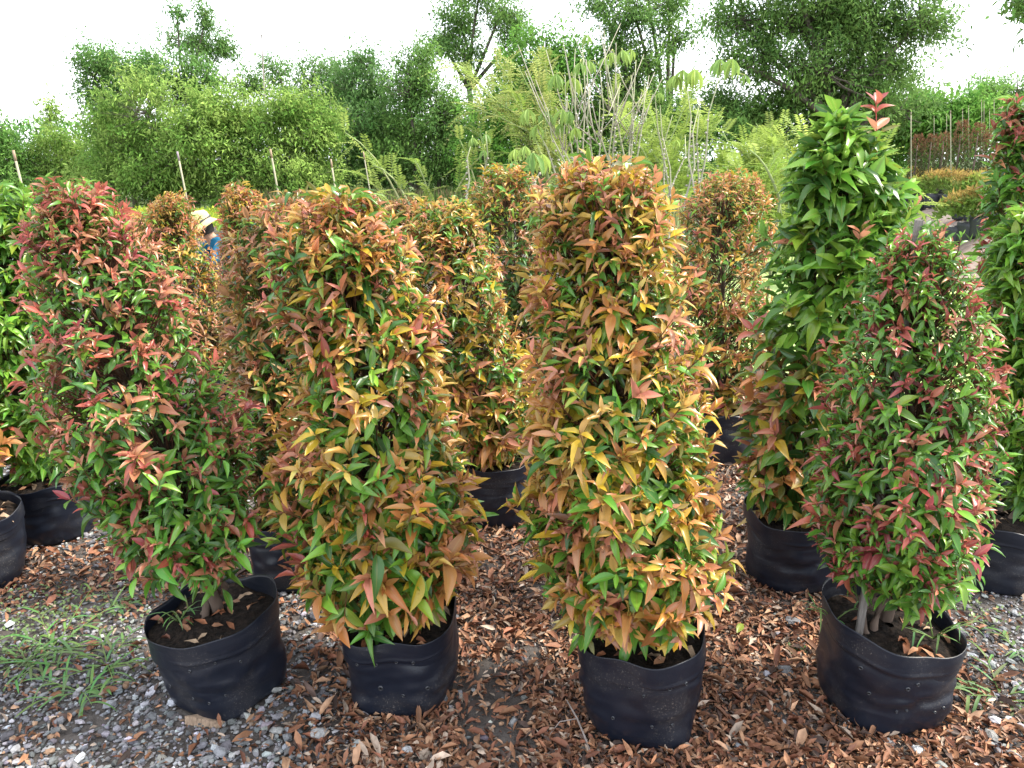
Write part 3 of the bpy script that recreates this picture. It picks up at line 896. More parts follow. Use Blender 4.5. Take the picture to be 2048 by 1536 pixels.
# ------------------------------------------------------------------ gravel, leaf litter, single stones
rg = np.random.default_rng(77)


def gravel_share(x, y):
    """1 where the ground is stony, 0 where it is under leaves"""
    w = waves(x * 1.4, y * 1.4, 3) * .22
    left = 1 / (1 + np.exp((x + .52 + .10 * (y - 2.0) + w) * 11))
    corner = 1 / (1 + np.exp(-(x - 1.36 + w + .10 * (2.0 - y)) * 11))
    g = np.clip(left + corner, 0, 1)
    g = np.clip(g + .55 * np.clip((1.50 - y + .12 * waves(x * 2, y * 2, 44)) / .15, 0, 1), 0, 1)
    bandl = np.exp(-((y - (2.75 + waves(x, y * 0, 8) * .12)) / .22) ** 2) * (x < -.6)
    return np.clip(g - .75 * bandl, 0, 1)


def clear_of_bags(x, y, m=0.0):
    ok = np.ones(len(x), bool)
    for bx, by, br in BAGS:
        ok &= (x - bx) ** 2 + (y - by) ** 2 > (br * .93 + m) ** 2
    return ok


def ico():
    import bmesh
    bm = bmesh.new(); bmesh.ops.create_icosphere(bm, subdivisions=1, radius=1.0)
    bm.verts.ensure_lookup_table()
    V = np.array([v.co[:] for v in bm.verts]); T = np.array([[v.index for v in f.verts] for f in bm.faces]); bm.free()
    return V, T


IV, IT = ico()


def stones_mesh(name, P, S, col, seed, IV, IT):
    r = np.random.default_rng(seed); n = len(P)
    var = [IV * r.uniform(.70, 1.22, (len(IV), 1)) for _ in range(14)]
    k = r.integers(0, 14, n)
    base = np.stack(var)[k]
    ax = np.stack([r.uniform(.75, 1.3, n), r.uniform(.6, 1.05, n), r.uniform(.40, .75, n)], 1) * S[:, None]
    base = base * ax[:, None, :]
    a, t = r.uniform(0, 6.28, n), r.normal(0, .35, n)
    ca, sa, ct, st = np.cos(a), np.sin(a), np.cos(t), np.sin(t)
    x, y, z = base[..., 0], base[..., 1], base[..., 2]
    y, z = y * ct[:, None] - z * st[:, None], y * st[:, None] + z * ct[:, None]
    x, y = x * ca[:, None] - y * sa[:, None], x * sa[:, None] + y * ca[:, None]
    V = np.stack([x, y, z], -1) + P[:, None, :]
    T = IT[None] + (np.arange(n) * len(IV))[:, None, None]
    return V.reshape(-1, 3), T.reshape(-1, 3), np.repeat(col, len(IV), axis=0)


# gravel: dense near, thinning with distance
n = 340000
gy = 1.15 + rg.uniform(0, 1, n) ** 1.8 * 3.4
gx = rg.uniform(-1, 1, n) * (1.0 + gy * .60)
gs = gravel_share(gx, gy)
hole = waves(gx * 2.2, gy * 2.2, 21)
keep = (rg.uniform(0, 1, n) < .03 + .97 * gs) & clear_of_bags(gx, gy)
keep &= ~((hole > .75) & (rg.uniform(0, 1, n) < .7))
keep &= rg.uniform(0, 1, n) < np.clip(2.3 / gy, .25, 1)
gx, gy = gx[keep][:56000], gy[keep][:56000]
n = len(gx)
gsz = np.exp(rg.normal(math.log(.0060), .45, n)); gsz = np.clip(gsz, .0028, .020)
big = waves(gx * .9, gy * .9, 31)
gsz = gsz * (1 + .22 * big)
tone = np.clip(np.exp(rg.normal(math.log(.17), .48, n)), .04, .52)
gc = tone[:, None] * np.array([1.0, 1.0, 1.05]) * (1 + rg.normal(0, .04, (n, 3)))
brown = rg.uniform(0, 1, n) < .05
gc[brown] = np.array([.26, .16, .10]) * rg.uniform(.6, 1.3, (brown.sum(), 1))
gp = np.stack([gx, gy, gsz * rg.uniform(.1, 1.1, n)], 1)
OV = np.array([(1, 0, 0), (-1, 0, 0), (0, 1, 0), (0, -1, 0), (0, 0, 1), (0, 0, -1)], float)
OT = np.array([(0, 2, 4), (2, 1, 4), (1, 3, 4), (3, 0, 4), (2, 0, 5), (1, 2, 5), (3, 1, 5), (0, 3, 5)])
bigs = gsz > .0066
A_, B_ = stones_mesh('gravel', gp[bigs], gsz[bigs], gc[bigs], 5, IV, IT), stones_mesh('gravel', gp[~bigs], gsz[~bigs] * 1.1, gc[~bigs], 6, OV, OT)
o = link('gravel', mesh_np('gravel', np.concatenate([A_[0], B_[0]]), np.concatenate([A_[1], B_[1] + len(A_[0])]), np.concatenate([A_[2], B_[2]]), None, M_STONE, False))
tag(o, 'loose grey crushed-stone gravel on the nursery ground', 'gravel', kind='stuff')

# leaf litter
n = 230000
ly = 1.2 + rg.uniform(0, 1, n) ** 1.45 * 5.0
lx = rg.uniform(-1, 1, n) * (1.2 + ly * .60)
gs = gravel_share(lx, ly)
pt = waves(lx * 1.7 + 4, ly * 1.7, 55)
keep = (rg.uniform(0, 1, n) < np.clip(1 - gs * 1.02, .07, 1)) & clear_of_bags(lx, ly, -.004)
keep &= ~((pt < -.62) & (rg.uniform(0, 1, n) < .7))
keep &= rg.uniform(0, 1, n) < np.clip(2.4 / ly, .3, 1)
keep &= ~((ly < 1.62) & (rg.uniform(0, 1, n) < .45) & (lx > -.2))
lx, ly = lx[keep][:50000], ly[keep][:50000]
n = len(lx)
pale = waves(lx * 1.2, ly * 1.2, 91)
pal = np.array([(.158, .070, .038), (.20, .098, .052), (.130, .052, .030), (.28, .165, .10), (.26, .20, .155), (.055, .034, .027)])
pr_r = np.array([.28, .26, .18, .09, .05, .14]); pr_p = np.array([.12, .14, .08, .28, .26, .12])
ci = np.where(rg.uniform(0, 1, n) < np.clip(.28 + .55 * pale, .05, .75), rg.choice(6, n, p=pr_p), rg.choice(6, n, p=pr_r))
lc = pal[ci] * 1.15 * np.exp(rg.normal(0, .28, (n, 1)))
ll = np.exp(rg.normal(math.log(.026), .42, n)); ll = np.clip(ll, .010, .066)
P = np.stack([lx, ly, rg.uniform(.002, .020, n)], 1)
D = np.stack([rg.normal(size=n), rg.normal(size=n), rg.normal(0, .18, n)], 1)
NN = np.stack([rg.normal(0, .48, n), rg.normal(0, .48, n), np.ones(n)], 1)
lw, lv = ll * rg.uniform(.26, .42, n), rg.integers(0, 8, n)
near_ = (ly < 1.60)
o = link('leaf_litter', leaves_mesh('leaf_litter', P[near_], D[near_], NN[near_], ll[near_], lw[near_], lc[near_], lv[near_], DEAD_HI, M_LITTER))
tag(o, 'carpet of curled brown dead leaves around the front-row bags', 'leaf litter', kind='stuff')
near_ = ~near_
o = link('leaf_litter', leaves_mesh('leaf_litter', P[near_], D[near_], NN[near_], ll[near_], lw[near_], lc[near_], lv[near_], DEAD, M_LITTER))
tag(o, 'carpet of curled brown dead leaves farther back between the second-row bags', 'leaf litter', kind='stuff')

# larger single stones
STONES = [(1583, 1250, .026, (.13, .13, .14), 'dark grey rough stone between the golden and dark red shrubs'),
          (1572, 1352, .026, (.12, .12, .125), 'dark speckled stone on the litter left of the dark red shrub bag'),
          (1690, 1452, .016, (.33, .33, .33), 'pale stone just in front of the dark red shrub bag, nearest its foot'),
          (1775, 1488, .014, (.20, .205, .22), 'grey round stone under the front of the dark red shrub bag'),
          (1838, 1507, .017, (.40, .41, .42), 'pale angular stone on bare dark soil'),
          (1752, 1505, .013, (.22, .22, .23), 'small grey stone left of the pale angular one'),
          (815, 1508, .017, (.37, .38, .39), 'white-grey stone in the litter at the bottom of the picture'),
          (850, 1515, .018, (.30, .24, .19), 'tan chip of stone beside the white-grey stone'),
          (637, 1475, .024, (.30, .30, .30), 'large pitted grey stone on the edge of the gravel'),
          (940, 1326, .013, (.34, .35, .35), 'smooth oval pebble beside the second black bag'),
          (1172, 1502, .011, (.36, .37, .38), 'small pale pebble left of the third bag foot'),
          (462, 1443, .015, (.17, .175, .18), 'dark pebble against the foot of the leaning red shrub bag'),
          (1565, 1450, .012, (.28, .29, .31), 'bluish grey pebble on litter between two bags')]
for i, (px, py, s, c, lab) in enumerate(STONES):
    import bmesh
    d = spot(px, py, 1.0); t = CAM_H / (CAM_H - d.z)
    bm = bmesh.new(); bmesh.ops.create_icosphere(bm, subdivisions=2, radius=1)
    rr = random.Random(i)
    for v in bm.verts:
        k = 1 + .38 * mnoise.noise(v.co * 1.5 + Vector((i * 9.1, 0, 0))) + .14 * mnoise.noise(v.co * 4 + Vector((i, 2, 0)))
        v.co = Vector((v.co.x * 1.15, v.co.y * .9, v.co.z * .66)) * k * s
    V = np.array([v.co[:] for v in bm.verts]); bm.verts.ensure_lookup_table()
    T = np.array([[v.index for v in f.verts] for f in bm.faces]); bm.free()
    o = link('stone', mesh_np('stone', V, T, np.tile(np.array(c), (len(V), 1)), None, M_STONE, False), None, (d.x * t, t, s * .5))
    o.rotation_euler = (rr.uniform(-.3, .3), rr.uniform(-.3, .3), rr.uniform(0, 6))
    tag(o, lab, 'stone', 'larger stones lying on the ground')

# fallen twig and a chip of wood
d = spot(1170, 1470, 1.0); t = CAM_H / (CAM_H - d.z); tw = Vector((d.x * t, t, 0))
mb = MB()
mb.tube([(-.045, .10, .035), (-.02, .03, .03), (0, -.05, .02), (.01, -.11, .012)], (.0022, .003, .003, .0025), 6, (.26, .22, .20))
mb.tube([(-.02, .03, .03), (-.07, .02, .028), (-.10, -.02, .02)], (.002, .0016, .001), 5, (.26, .22, .20))
tag(link('twig', mb.mesh('twig', M_BARK), None, tw), 'forked grey twig lying beside the third bag', 'twig')
d = spot(410, 1448, 1.0); t = CAM_H / (CAM_H - d.z)
V = [(-.055, -.012, 0), (.05, -.02, 0), (.06, .008, .004), (-.03, .02, .004), (-.06, .0, .018), (-.045, -.006, .024), (.035, -.012, .02), (.055, .006, .014), (-.02, .014, .02)]
T = [(0, 1, 6), (0, 6, 5), (0, 5, 4), (1, 2, 7), (1, 7, 6), (5, 6, 8), (6, 7, 8), (4, 5, 8), (4, 8, 3), (8, 7, 2), (8, 2, 3), (0, 4, 3)]
o = link('wood_chip', mesh_np('wood_chip', V, T, np.tile((.28, .20, .14), (len(V), 1)), None, M_WOOD, False), None, (d.x * t, t, .002))
o.rotation_euler = (0, 0, -.15)
tag(o, 'splintered tan wood chip at the foot of the leaning red shrub bag', 'wood chip')

# fresh leaves that dropped on the litter
for i, (px, py, c, lab) in enumerate([(1472, 1282, (.20, .26, .04), 'yellow-green fallen leaf on brown litter right of the golden shrub bag'),
                                      (1135, 1270, (.34, .30, .12), 'pale yellow fallen leaf on brown litter left of the golden shrub bag')]):
    d = spot(px, py, 1.0); t = CAM_H / (CAM_H - d.z)
    o = link('fallen_leaf', LEAF_MESHES[1 + i], None, (d.x * t, t, .03))
    o.scale = (.024, .06, .06); o.rotation_euler = (.2, .25, -.6 + i * 1.7); o.color = (*c, 1)
    tag(o, lab, 'fallen leaf', 'fresh leaves dropped on the litter')


# ------------------------------------------------------------------ weeds
def blade_mesh(curl, wave):
    ts = np.linspace(0, 1, 8); V, UV, T = [], [], []
    for i, t in enumerate(ts):
        w = .5 * (math.sin(math.pi * min(1, t * .75 + .22)) ** .8) * (1 if t < .99 else 0.02)
        yy = math.sin(t * curl) / curl; zz = -(1 - math.cos(t * curl)) / curl
        for s in (-1, 0, 1):
            V.append((s * w * .5, yy, zz + abs(s) * .02 * w + wave * math.sin(t * 6) * .02)); UV.append((s, t))
    for i in range(7):
        for k in (0, 1):
            a = i * 3 + k
            T += [(a, a + 1, a + 4), (a, a + 4, a + 3)]
    return mesh_np('blade', V, T, np.ones((len(V), 3)), UV, M_GRASS)


BLADES = [blade_mesh(c, w) for c, w in ((.4, .3), (.9, -.4), (1.4, .6), (1.9, .2))]


def place_blade(parent, p, d, ln, w, col, var, name='blade'):
    d = Vector(d).normalized(); upv = Vector((0, 0, 1)) if abs(d.z) < .95 else Vector((0, -1, 0.2))
    nn = upv - d * upv.dot(d); nn.normalize(); xx = d.cross(nn)
    o = link(name, BLADES[var % 4], parent)
    o.matrix_local = Matrix(((xx.x * w, d.x * ln, nn.x * ln, p[0]), (xx.y * w, d.y * ln, nn.y * ln, p[1]), (xx.z * w, d.z * ln, nn.z * ln, p[2]), (0, 0, 0, 1)))
    o.color = (*col, 1)


def weed(root, seed, nst, reach, ln, w, col, upness=.45, base=(0, 0, 0), per=6):
    rr = random.Random(seed); mb = MB()
    for k in range(nst):
        a = 2 * math.pi * k / nst + rr.uniform(-.4, .4); rch = reach * rr.uniform(.6, 1.15)
        d = Vector((math.cos(a), math.sin(a), upness * rr.uniform(.5, 1.5)))
        pts = [Vector(base) + Vector((d.x * rch * f, d.y * rch * f, d.z * rch * f * (1 - .35 * f))) for f in (0, .33, .66, 1)]
        mb.tube(pts, (.0024, .002, .0016, .001), 4, tuple(c * 1.1 for c in col))
        for j in range(per):
            f = (j + .6) / per
            p = pts[min(3, int(f * 3))].lerp(pts[min(3, int(f * 3) + 1)], f * 3 - int(f * 3))
            s = 1 if j % 2 else -1
            aa = a + s * rr.uniform(.35, .95)
            place_blade(root, p, (math.cos(aa), math.sin(aa), rr.uniform(.15, .8)), ln * rr.uniform(.6, 1.15), w * rr.uniform(.7, 1.2),
                        tuple(c * rr.uniform(.75, 1.25) for c in col), rr.randrange(4))
    link('stems', mb.mesh('stems', M_GRASS), root)


def ground_at(px, py, z=0.0):
    d = spot(px, py, 1.0); t = (CAM_H - z) / (CAM_H - d.z)
    return Vector((d.x * t, t, z))


WG = (.11, .21, .065)
for i, (px, py, nst, reach, ln, lab) in enumerate([
        (110, 1300, 8, .25, .12, 'largest spreading grass weed on the gravel at the left'),
        (215, 1330, 6, .17, .10, 'grass weed between the largest weed and the leaning red shrub bag'),
        (165, 1385, 5, .14, .085, 'low grass weed nearest the front on the gravel'),
        (55, 1325, 5, .14, .09, 'grass weed at the left edge of the gravel'),
        (2000, 1395, 5, .13, .12, 'grass weed on the gravel right of the dark red shrub bag'),
        (2030, 1300, 3, .08, .08, 'thin grass weed at the right edge of the picture'),
        (245, 1215, 4, .07, .05, 'tiny grass weed behind the leaning red shrub bag'),
        (1590, 1300, 3, .03, .03, 'tiny seedling beside the dark rough stone')]):
    t = thing('grass_weed', lab, 'weed', ground_at(px, py), 'weeds growing in the gravel')
    weed(t, 40 + i, nst, reach, ln, .017 if i < 7 else .01, WG, .40)
# weeds that grow inside the bags
for si, (dx, dy, nst, reach, ln, up) in ((0, (-.09, -.03, 4, .06, .06, 1.4)), (3, (.10, -.05, 4, .11, .075, 1.3)), (3, (-.15, .03, 3, .09, .08, 1.0)), (7, (.09, -.06, 5, .09, .06, 1.6))):
    root = [o for o in COL.objects if o.get('label') == SHRUBS[si]['label']][0]
    b = SHRUBS[si]['b']
    e = link('bag_weed', None, root); e.empty_display_size = .05
    weed(e, 70 + si + int(dx * 100), nst, reach, ln, .010, WG, up, (dx, dy, b['h'] - b['soil'] + .01), 4)

# low creeping ground cover on the gravel
n = 650
ca = rg.uniform(0, 6.28, n); cq = np.sqrt(rg.uniform(0, 1, n))
cen = np.array([ground_at(*p) for p in ((40, 1225), (60, 1270), (150, 1225), (255, 1160), (20, 1320), (230, 1235), (1995, 1240), (1950, 1225))])[:, :2]
k = rg.choice(8, n, p=[.24, .24, .14, .06, .16, .08, .04, .04])
sp = np.array([.17, .17, .14, .07, .12, .10, .09, .06])[k]
P = np.stack([cen[k, 0] + np.cos(ca) * cq * sp * 1.2, cen[k, 1] + np.sin(ca) * cq * sp, rg.uniform(.004, .035, n)], 1)
D = np.stack([rg.normal(size=n), rg.normal(size=n), rg.normal(.3, .4, n)], 1)
Ln = rg.uniform(.008, .02, n)
C = np.array([.15, .22, .085]) * np.exp(rg.normal(0, .25, (n, 1)))
ok = clear_of_bags(P[:, 0], P[:, 1])
me = leaves_mesh('ground_cover', P[ok], D[ok], np.stack([rg.normal(0, .5, n), rg.normal(0, .5, n), np.ones(n)], 1)[ok], Ln[ok], Ln[ok] * .6, C[ok], rg.integers(0, 8, n)[ok], LO, M_GRASS)
tag(link('ground_cover', me), 'tiny pale green creeping weeds spread over the gravel', 'ground cover', kind='stuff')

# grass patches: bank under the trees, pond margin, path edge
n = 26000
seg = rg.integers(0, 3, n)
x = np.select([seg == 0, seg == 1, seg == 2], [rg.uniform(-7.5, 0.5, n), rg.uniform(2.4, 6.5, n), rg.uniform(5.0, 9.0, n)])
y = np.select([seg == 0, seg == 1, seg == 2], [rg.uniform(21.5, 24.5, n), rg.uniform(12.8, 17.5, n), rg.uniform(9.5, 15.5, n)])
ok = ~((seg == 2) & (waves(x, y, 6) < .25)) & ~((seg == 1) & (x < 3.4) & (y < 14.5))
x, y, seg = x[ok], y[ok], seg[ok]; n = len(x)
hgt = np.where(seg == 0, rg.uniform(.25, .85, n), np.where(seg == 1, rg.uniform(.2, .55, n), rg.uniform(.05, .18, n)))
C = np.where((rg.uniform(0, 1, n) < np.where(seg == 0, .40, .08))[:, None], np.array([.23, .19, .10]), np.array([.10, .19, .04])) * np.exp(rg.normal(0, .25, (n, 1)))
D = np.stack([rg.normal(0, .35, n), rg.normal(0, .35, n), np.ones(n)], 1)
me = leaves_mesh('grass', np.stack([x, y, bank_h(x, y)], 1), D, rg.normal(size=(n, 3)), hgt, np.full(n, .018) + hgt * .012, C, np.zeros(n, int), [RHOMB], M_GRASS)
tag(link('grass', me), 'rough grass along the bank below the trees and by the pond', 'grass', kind='stuff')


# ------------------------------------------------------------------ trees and tall bushes
def make_tree(label, Y, blobs, n, col, col2, leaf=(.145, .046), trunk=.10, base=None, seed=0, droop=.7, clump=.42, name='tree', cat='tree', group='trees beyond the nursery', stems=1, shell=.46, depth=.85, bark=(.13, .11, .09)):
    r = np.random.default_rng(seed); n = int(n * 1.12)
    B = []
    for px, py, rx, ry in blobs:
        c = spot(px, py, Y + r.uniform(-.5, .5)); m = mpp(Y, c.z)
        B.append((np.array(c), rx * m, ry * m))
    if base is None:
        bx = float(np.mean([b[0][0] for b in B]))
    else:
        bx = spot(base, 400, Y).x
    root = thing(name, label, cat, (bx, Y, 0), group)
    off = np.array([bx, Y, 0])
    area = np.array([b[1] * b[2] for b in B]); pr = area / area.sum()
    # boughs: each crown lobe carries several leafy boughs, each bough many clumps
    per = 40
    nc = max(12, n // per)
    BO = []
    for i, b in enumerate(B):
        m = int(np.clip(9 + 6 * b[1] * b[2], 10, 24))
        ub = norm(r.normal(size=(m, 3)))
        for k in range(m):
            sc_ = r.uniform(.34, .58)
            BO.append((b[0] + ub[k] * np.array([b[1], b[1] * depth, b[2]]) * r.uniform(.35, .90), b[1] * sc_, b[2] * sc_, i))
    prb = np.array([q_[1] * q_[2] for q_ in BO]) ** .8; prb /= prb.sum()
    bo = r.choice(len(BO), nc, p=prb)
    bi = np.array([BO[k][3] for k in bo])
    u = norm(r.normal(size=(nc, 3)) + np.array([0, 0, .30]))
    q = r.uniform(.55, 1.05, nc) * np.where(r.uniform(0, 1, nc) < .10, r.uniform(1.1, 1.4, nc), 1)
    cen = np.array([BO[k][0] for k in bo]); rad = np.array([(BO[k][1], BO[k][1] * depth, BO[k][2]) for k in bo])
    CC = cen + u * rad * q[:, None]
    CC[:, 2] = np.maximum(CC[:, 2], .25)
    out = norm(u + np.array([0, 0, .25]))
    ck = r.integers(0, nc, n)
    ax = out[ck]
    s_al = np.clip(r.normal(0, 1, n), -2.2, 1.6) * clump * .55 * np.exp(r.normal(0, .3, nc))[ck]; lat = np.clip(r.normal(0, 1, (n, 3)), -1.9, 1.9) * clump * .30
    P = CC[ck] + ax * s_al[:, None] + lat
    D = ax * .7 + r.normal(0, .65, (n, 3)); D[:, 2] -= droop * r.uniform(.2, 1.3, n)
    Nn = np.array([0, 0, 1.0]) + ax * .5 + r.normal(0, .6, (n, 3))
    ln = leaf[0] * np.exp(r.normal(0, .22, n)); w = leaf[1] * np.exp(r.normal(0, .18, n))
    mixk = np.clip((r.normal(.5, .22, nc) + r.normal(0, .28, len(BO))[bo])[ck] + r.normal(0, .18, n), 0, 1)[:, None]
    C = (np.array(col) * (1 - mixk) + np.array(col2) * mixk) * np.exp(r.normal(0, .15, (n, 1)))
    P[:, 2] = np.maximum(P[:, 2], .06)
    me = leaves_mesh('crown', P - off, D, Nn, ln, w, C, np.zeros(n, int), [RHOMB], M_TREE)
    tag(link('crown', me, root), kind='stuff')
    # trunk and limbs
    rr = random.Random(seed + 5); mb = MB()
    top = max(b[0][2] for b in B)
    fork = max(.5, min(b[0][2] - b[2] * .6 for b in B))
    for k in range(stems):
        a = rr.uniform(0, 6.28); sx, sy = (0, 0) if stems == 1 else (rr.uniform(-.6, .6), rr.uniform(-.4, .4))
        fx = np.array([rr.uniform(-.25, .25) + sx, rr.uniform(-.2, .2) + sy, fork * rr.uniform(.8, 1.1)])
        mb.tube([(sx * .4, sy * .4, -.05), (sx * .6, sy * .6, fork * .4), tuple(fx)], (trunk, trunk * .85, trunk * .7), 8, bark)
        for i, b in enumerate(B):
            if stems > 1 and i % stems != k:
                continue
            c = b[0] - off
            mid = fx * .5 + c * .5 + np.array([rr.uniform(-.15, .15), rr.uniform(-.15, .15), .12])
            mb.tube([tuple(fx), tuple(mid), tuple(c), tuple(c + np.array([rr.uniform(-.2, .2), 0, b[2] * .7]))], (trunk * .6, trunk * .42, trunk * .25, trunk * .07), 6, bark)
    link('trunk', mb.mesh('trunk', M_BARK), root)
    mb = MB()
    for j in range(nc):
        c = CC[j] - off; bc = B[bi[j]][0] - off
        if j % 2 == 0:
            m = (c + bc) * .5 + np.array([0, 0, -.08])
            mb.tube([tuple(bc), tuple(m), tuple(c)], (trunk * .16, trunk * .11, .006), 4, bark, cap=False)
    tag(link('branches', mb.mesh('branches', M_BARK), root), kind='stuff')
    return root


LG, LG2 = (.125, .255, .042), (.27, .39, .085)
MG, MG2 = (.080, .205, .040), (.18, .33, .070)
DG, DG2 = (.075, .165, .040), (.14, .245, .065)
BG, BG2 = (.080, .230, .032), (.16, .33, .05)
make_tree('light green willowy tree at the left, nearest of the thicket behind the bamboo stakes', 23.5, [(300, 225, 95, 70), (245, 290, 75, 70), (370, 290, 110, 85), (300, 350, 120, 55), (420, 230, 70, 60), (230, 370, 80, 45), (370, 380, 90, 40)], 24000, LG, LG2, base=360, seed=1, stems=4, trunk=.06)
make_tree('light green willowy tree right of the nearest one, reaching the middle of the picture', 24, [(560, 240, 100, 65), (500, 300, 110, 75), (620, 300, 80, 80), (560, 360, 130, 45), (650, 250, 45, 50), (470, 235, 65, 55), (480, 375, 80, 40), (640, 380, 60, 35)], 24000, LG, LG2, base=560, seed=2, stems=4, trunk=.06)
make_tree('tall slender tree with a loose forked top above the left thicket', 27, [(355, 40, 18, 28), (412, 35, 22, 28), (385, 85, 55, 38), (440, 100, 38, 26), (395, 140, 72, 38), (385, 190, 75, 40)], 6500, MG, DG2, base=395, seed=3, trunk=.09, clump=.40, droop=.9)
make_tree('dusky green tree leaning out against the sky at the left of the thicket', 26, [(255, 135, 75, 38), (190, 155, 50, 42), (215, 205, 55, 50), (300, 160, 60, 50), (230, 270, 60, 60)], 12500, MG, DG2, base=270, seed=4, trunk=.10)
make_tree('dark tree cut by the left edge of the picture', 27, [(5, 280, 48, 52), (-50, 270, 70, 80), (20, 340, 60, 50), (-30, 370, 90, 50)], 9000, MG, MG2, base=-30, seed=5)
make_tree('small pale tree with a pointed top in the gap at the left', 28, [(98, 230, 20, 22), (125, 285, 55, 40), (90, 340, 70, 50), (165, 340, 60, 60), (120, 385, 110, 30)], 10500, LG, LG2, base=120, seed=6, stems=2)
make_tree('rounded grey-green tree rising above the middle of the thicket', 27, [(745, 140, 60, 48), (700, 175, 65, 60), (770, 220, 75, 70), (720, 280, 100, 80), (740, 350, 90, 50)], 17000, MG, (.12, .22, .07), base=740, seed=7, trunk=.10)
make_tree('bushy dark tree behind the second light green tree', 29, [(480, 165, 60, 30), (560, 150, 65, 32), (630, 150, 50, 38), (670, 180, 60, 60), (600, 210, 100, 50)], 10500, MG, DG2, base=590, seed=8)
make_tree('dark leafy tree left of the feathery yellow bush', 25.5, [(850, 130, 50, 50), (815, 180, 60, 60), (870, 220, 75, 65), (830, 300, 90, 65), (890, 340, 90, 50), (770, 350, 70, 40)], 20000, DG, MG2, base=850, seed=9, trunk=.11, stems=2)
make_tree('tall open-crowned tree cut by the top edge, trunk showing', 28, [(920, 45, 55, 45), (1000, 30, 60, 32), (885, 85, 32, 34), (960, -20, 100, 40), (1030, 70, 40, 26), (930, 110, 45, 35)], 9500, DG, MG2, base=955, seed=10, trunk=.13, clump=.40)
make_tree('fresh green leafy tree behind the cassava stems', 24.5, [(1090, 110, 75, 50), (1020, 130, 60, 52), (1080, 190, 110, 60), (1140, 140, 50, 50), (1000, 220, 80, 60), (1100, 270, 120, 70), (980, 320, 80, 50)], 23000, BG, BG2, leaf=(.15, .055), base=1070, seed=11, trunk=.10, stems=2)
make_tree('tall dark tree with an open crown right of the fresh green one', 25, [(1270, 30, 75, 45), (1340, 20, 70, 40), (1225, 90, 50, 50), (1290, 120, 65, 50), (1350, 80, 50, 40), (1270, 190, 75, 60), (1200, 10, 55, 26), (1330, 230, 80, 50), (1290, -40, 130, 40), (1210, 200, 70, 70), (1220, 290, 90, 60)], 21000, DG, MG2, base=1330, seed=12, trunk=.14, clump=.40)
make_tree('largest spreading tree, filling the upper right with a dense crown', 22, [(1600, 50, 150, 70), (1480, 40, 80, 50), (1720, 60, 140, 75), (1840, 40, 80, 60), (1640, 140, 150, 60), (1780, 140, 95, 65), (1530, 110, 80, 45), (1580, -50, 180, 60), (1780, -60, 160, 60), (1700, 205, 130, 50), (1800, 220, 75, 35), (1590, 205, 80, 45), (1470, 120, 45, 30)], 42000, DG, MG2, base=1655, seed=13, trunk=.17, stems=3, clump=.46)
make_tree('low dark bush under the largest tree, beside the cassava', 22.5, [(1430, 215, 50, 35), (1480, 240, 70, 40), (1540, 240, 60, 40), (1380, 250, 60, 45), (1620, 250, 80, 40)], 12000, DG, MG2, base=1480, seed=14, trunk=.05, stems=3)
make_tree('bright green hedge-like bush under the right end of the largest tree', 25, [(1770, 240, 60, 36), (1840, 225, 55, 36), (1900, 235, 55, 34), (1960, 235, 50, 34), (1820, 280, 90, 40), (1930, 275, 80, 35)], 14000, BG, BG2, leaf=(.16, .07), base=1860, seed=15, trunk=.05, stems=3, droop=.3)
make_tree('dark green tree at the right edge behind the column shrubs', 30, [(1975, 185, 50, 38), (2035, 180, 60, 42), (2090, 190, 60, 60), (1940, 205, 30, 22), (2030, 230, 100, 40)], 9500, MG, MG2, base=2040, seed=16)
make_tree('overhanging tree in the top right corner, only branch tips in view', 15, [(2075, -20, 70, 55), (2035, 0, 38, 24), (2130, 10, 80, 70), (2180, -80, 140, 90)], 7000, MG, MG2, base=2260, seed=17, trunk=.13, clump=.26)

# closed dark undergrowth behind and below the trees
n = 40000
x = rg.uniform(-24, 28, n); hmax = 3.0 + .8 * waves(x * .35, x * 0 + 2, 17) + .35 * waves(x * 1.3, x * 0, 18)
P = np.stack([x, 31.5 + rg.normal(0, .7, n), hmax * rg.uniform(0, 1, n) ** .8], 1)
C = np.where((rg.uniform(0, 1, n) < .5)[:, None], np.array(DG), np.array(MG)) * np.exp(rg.normal(0, .25, (n, 1)))
Ln = rg.uniform(.18, .30, n)
D = rg.normal(0, .7, (n, 3)) + np.array([0, -.4, -.2])
me = leaves_mesh('undergrowth', P, D, rg.normal(0, .5, (n, 3)) + np.array([0, -.6, 1]), Ln, Ln * .36, C, np.zeros(n, int), [RHOMB], M_TREE)
tag(link('undergrowth', me), 'dark closed undergrowth far behind the trees', 'undergrowth', kind='stuff')

# bare dead stem against the sky
b0 = spot(541, 330, 26); b1 = spot(543, 48, 26)
mb = MB(); mb.tube([(0, 0, 0), (.05, 0, b0.z), (.0, 0, (b0.z + b1.z) / 2), (.06, 0, b1.z - .4), (.03, 0, b1.z)], (.05, .035, .028, .018, .006), 5, (.30, .26, .23))
mb.tube([(.06, 0, b1.z - .4), (.14, 0, b1.z - .1), (.12, 0, b1.z + .25)], (.012, .01, .004), 4, (.30, .26, .23))
o = link('dead_stem', mb.mesh('dead_stem', M_BARK), None, (b0.x, 26, 0))
tag(o, 'thin bare dead stem standing against the sky above the thicket', 'dead tree')

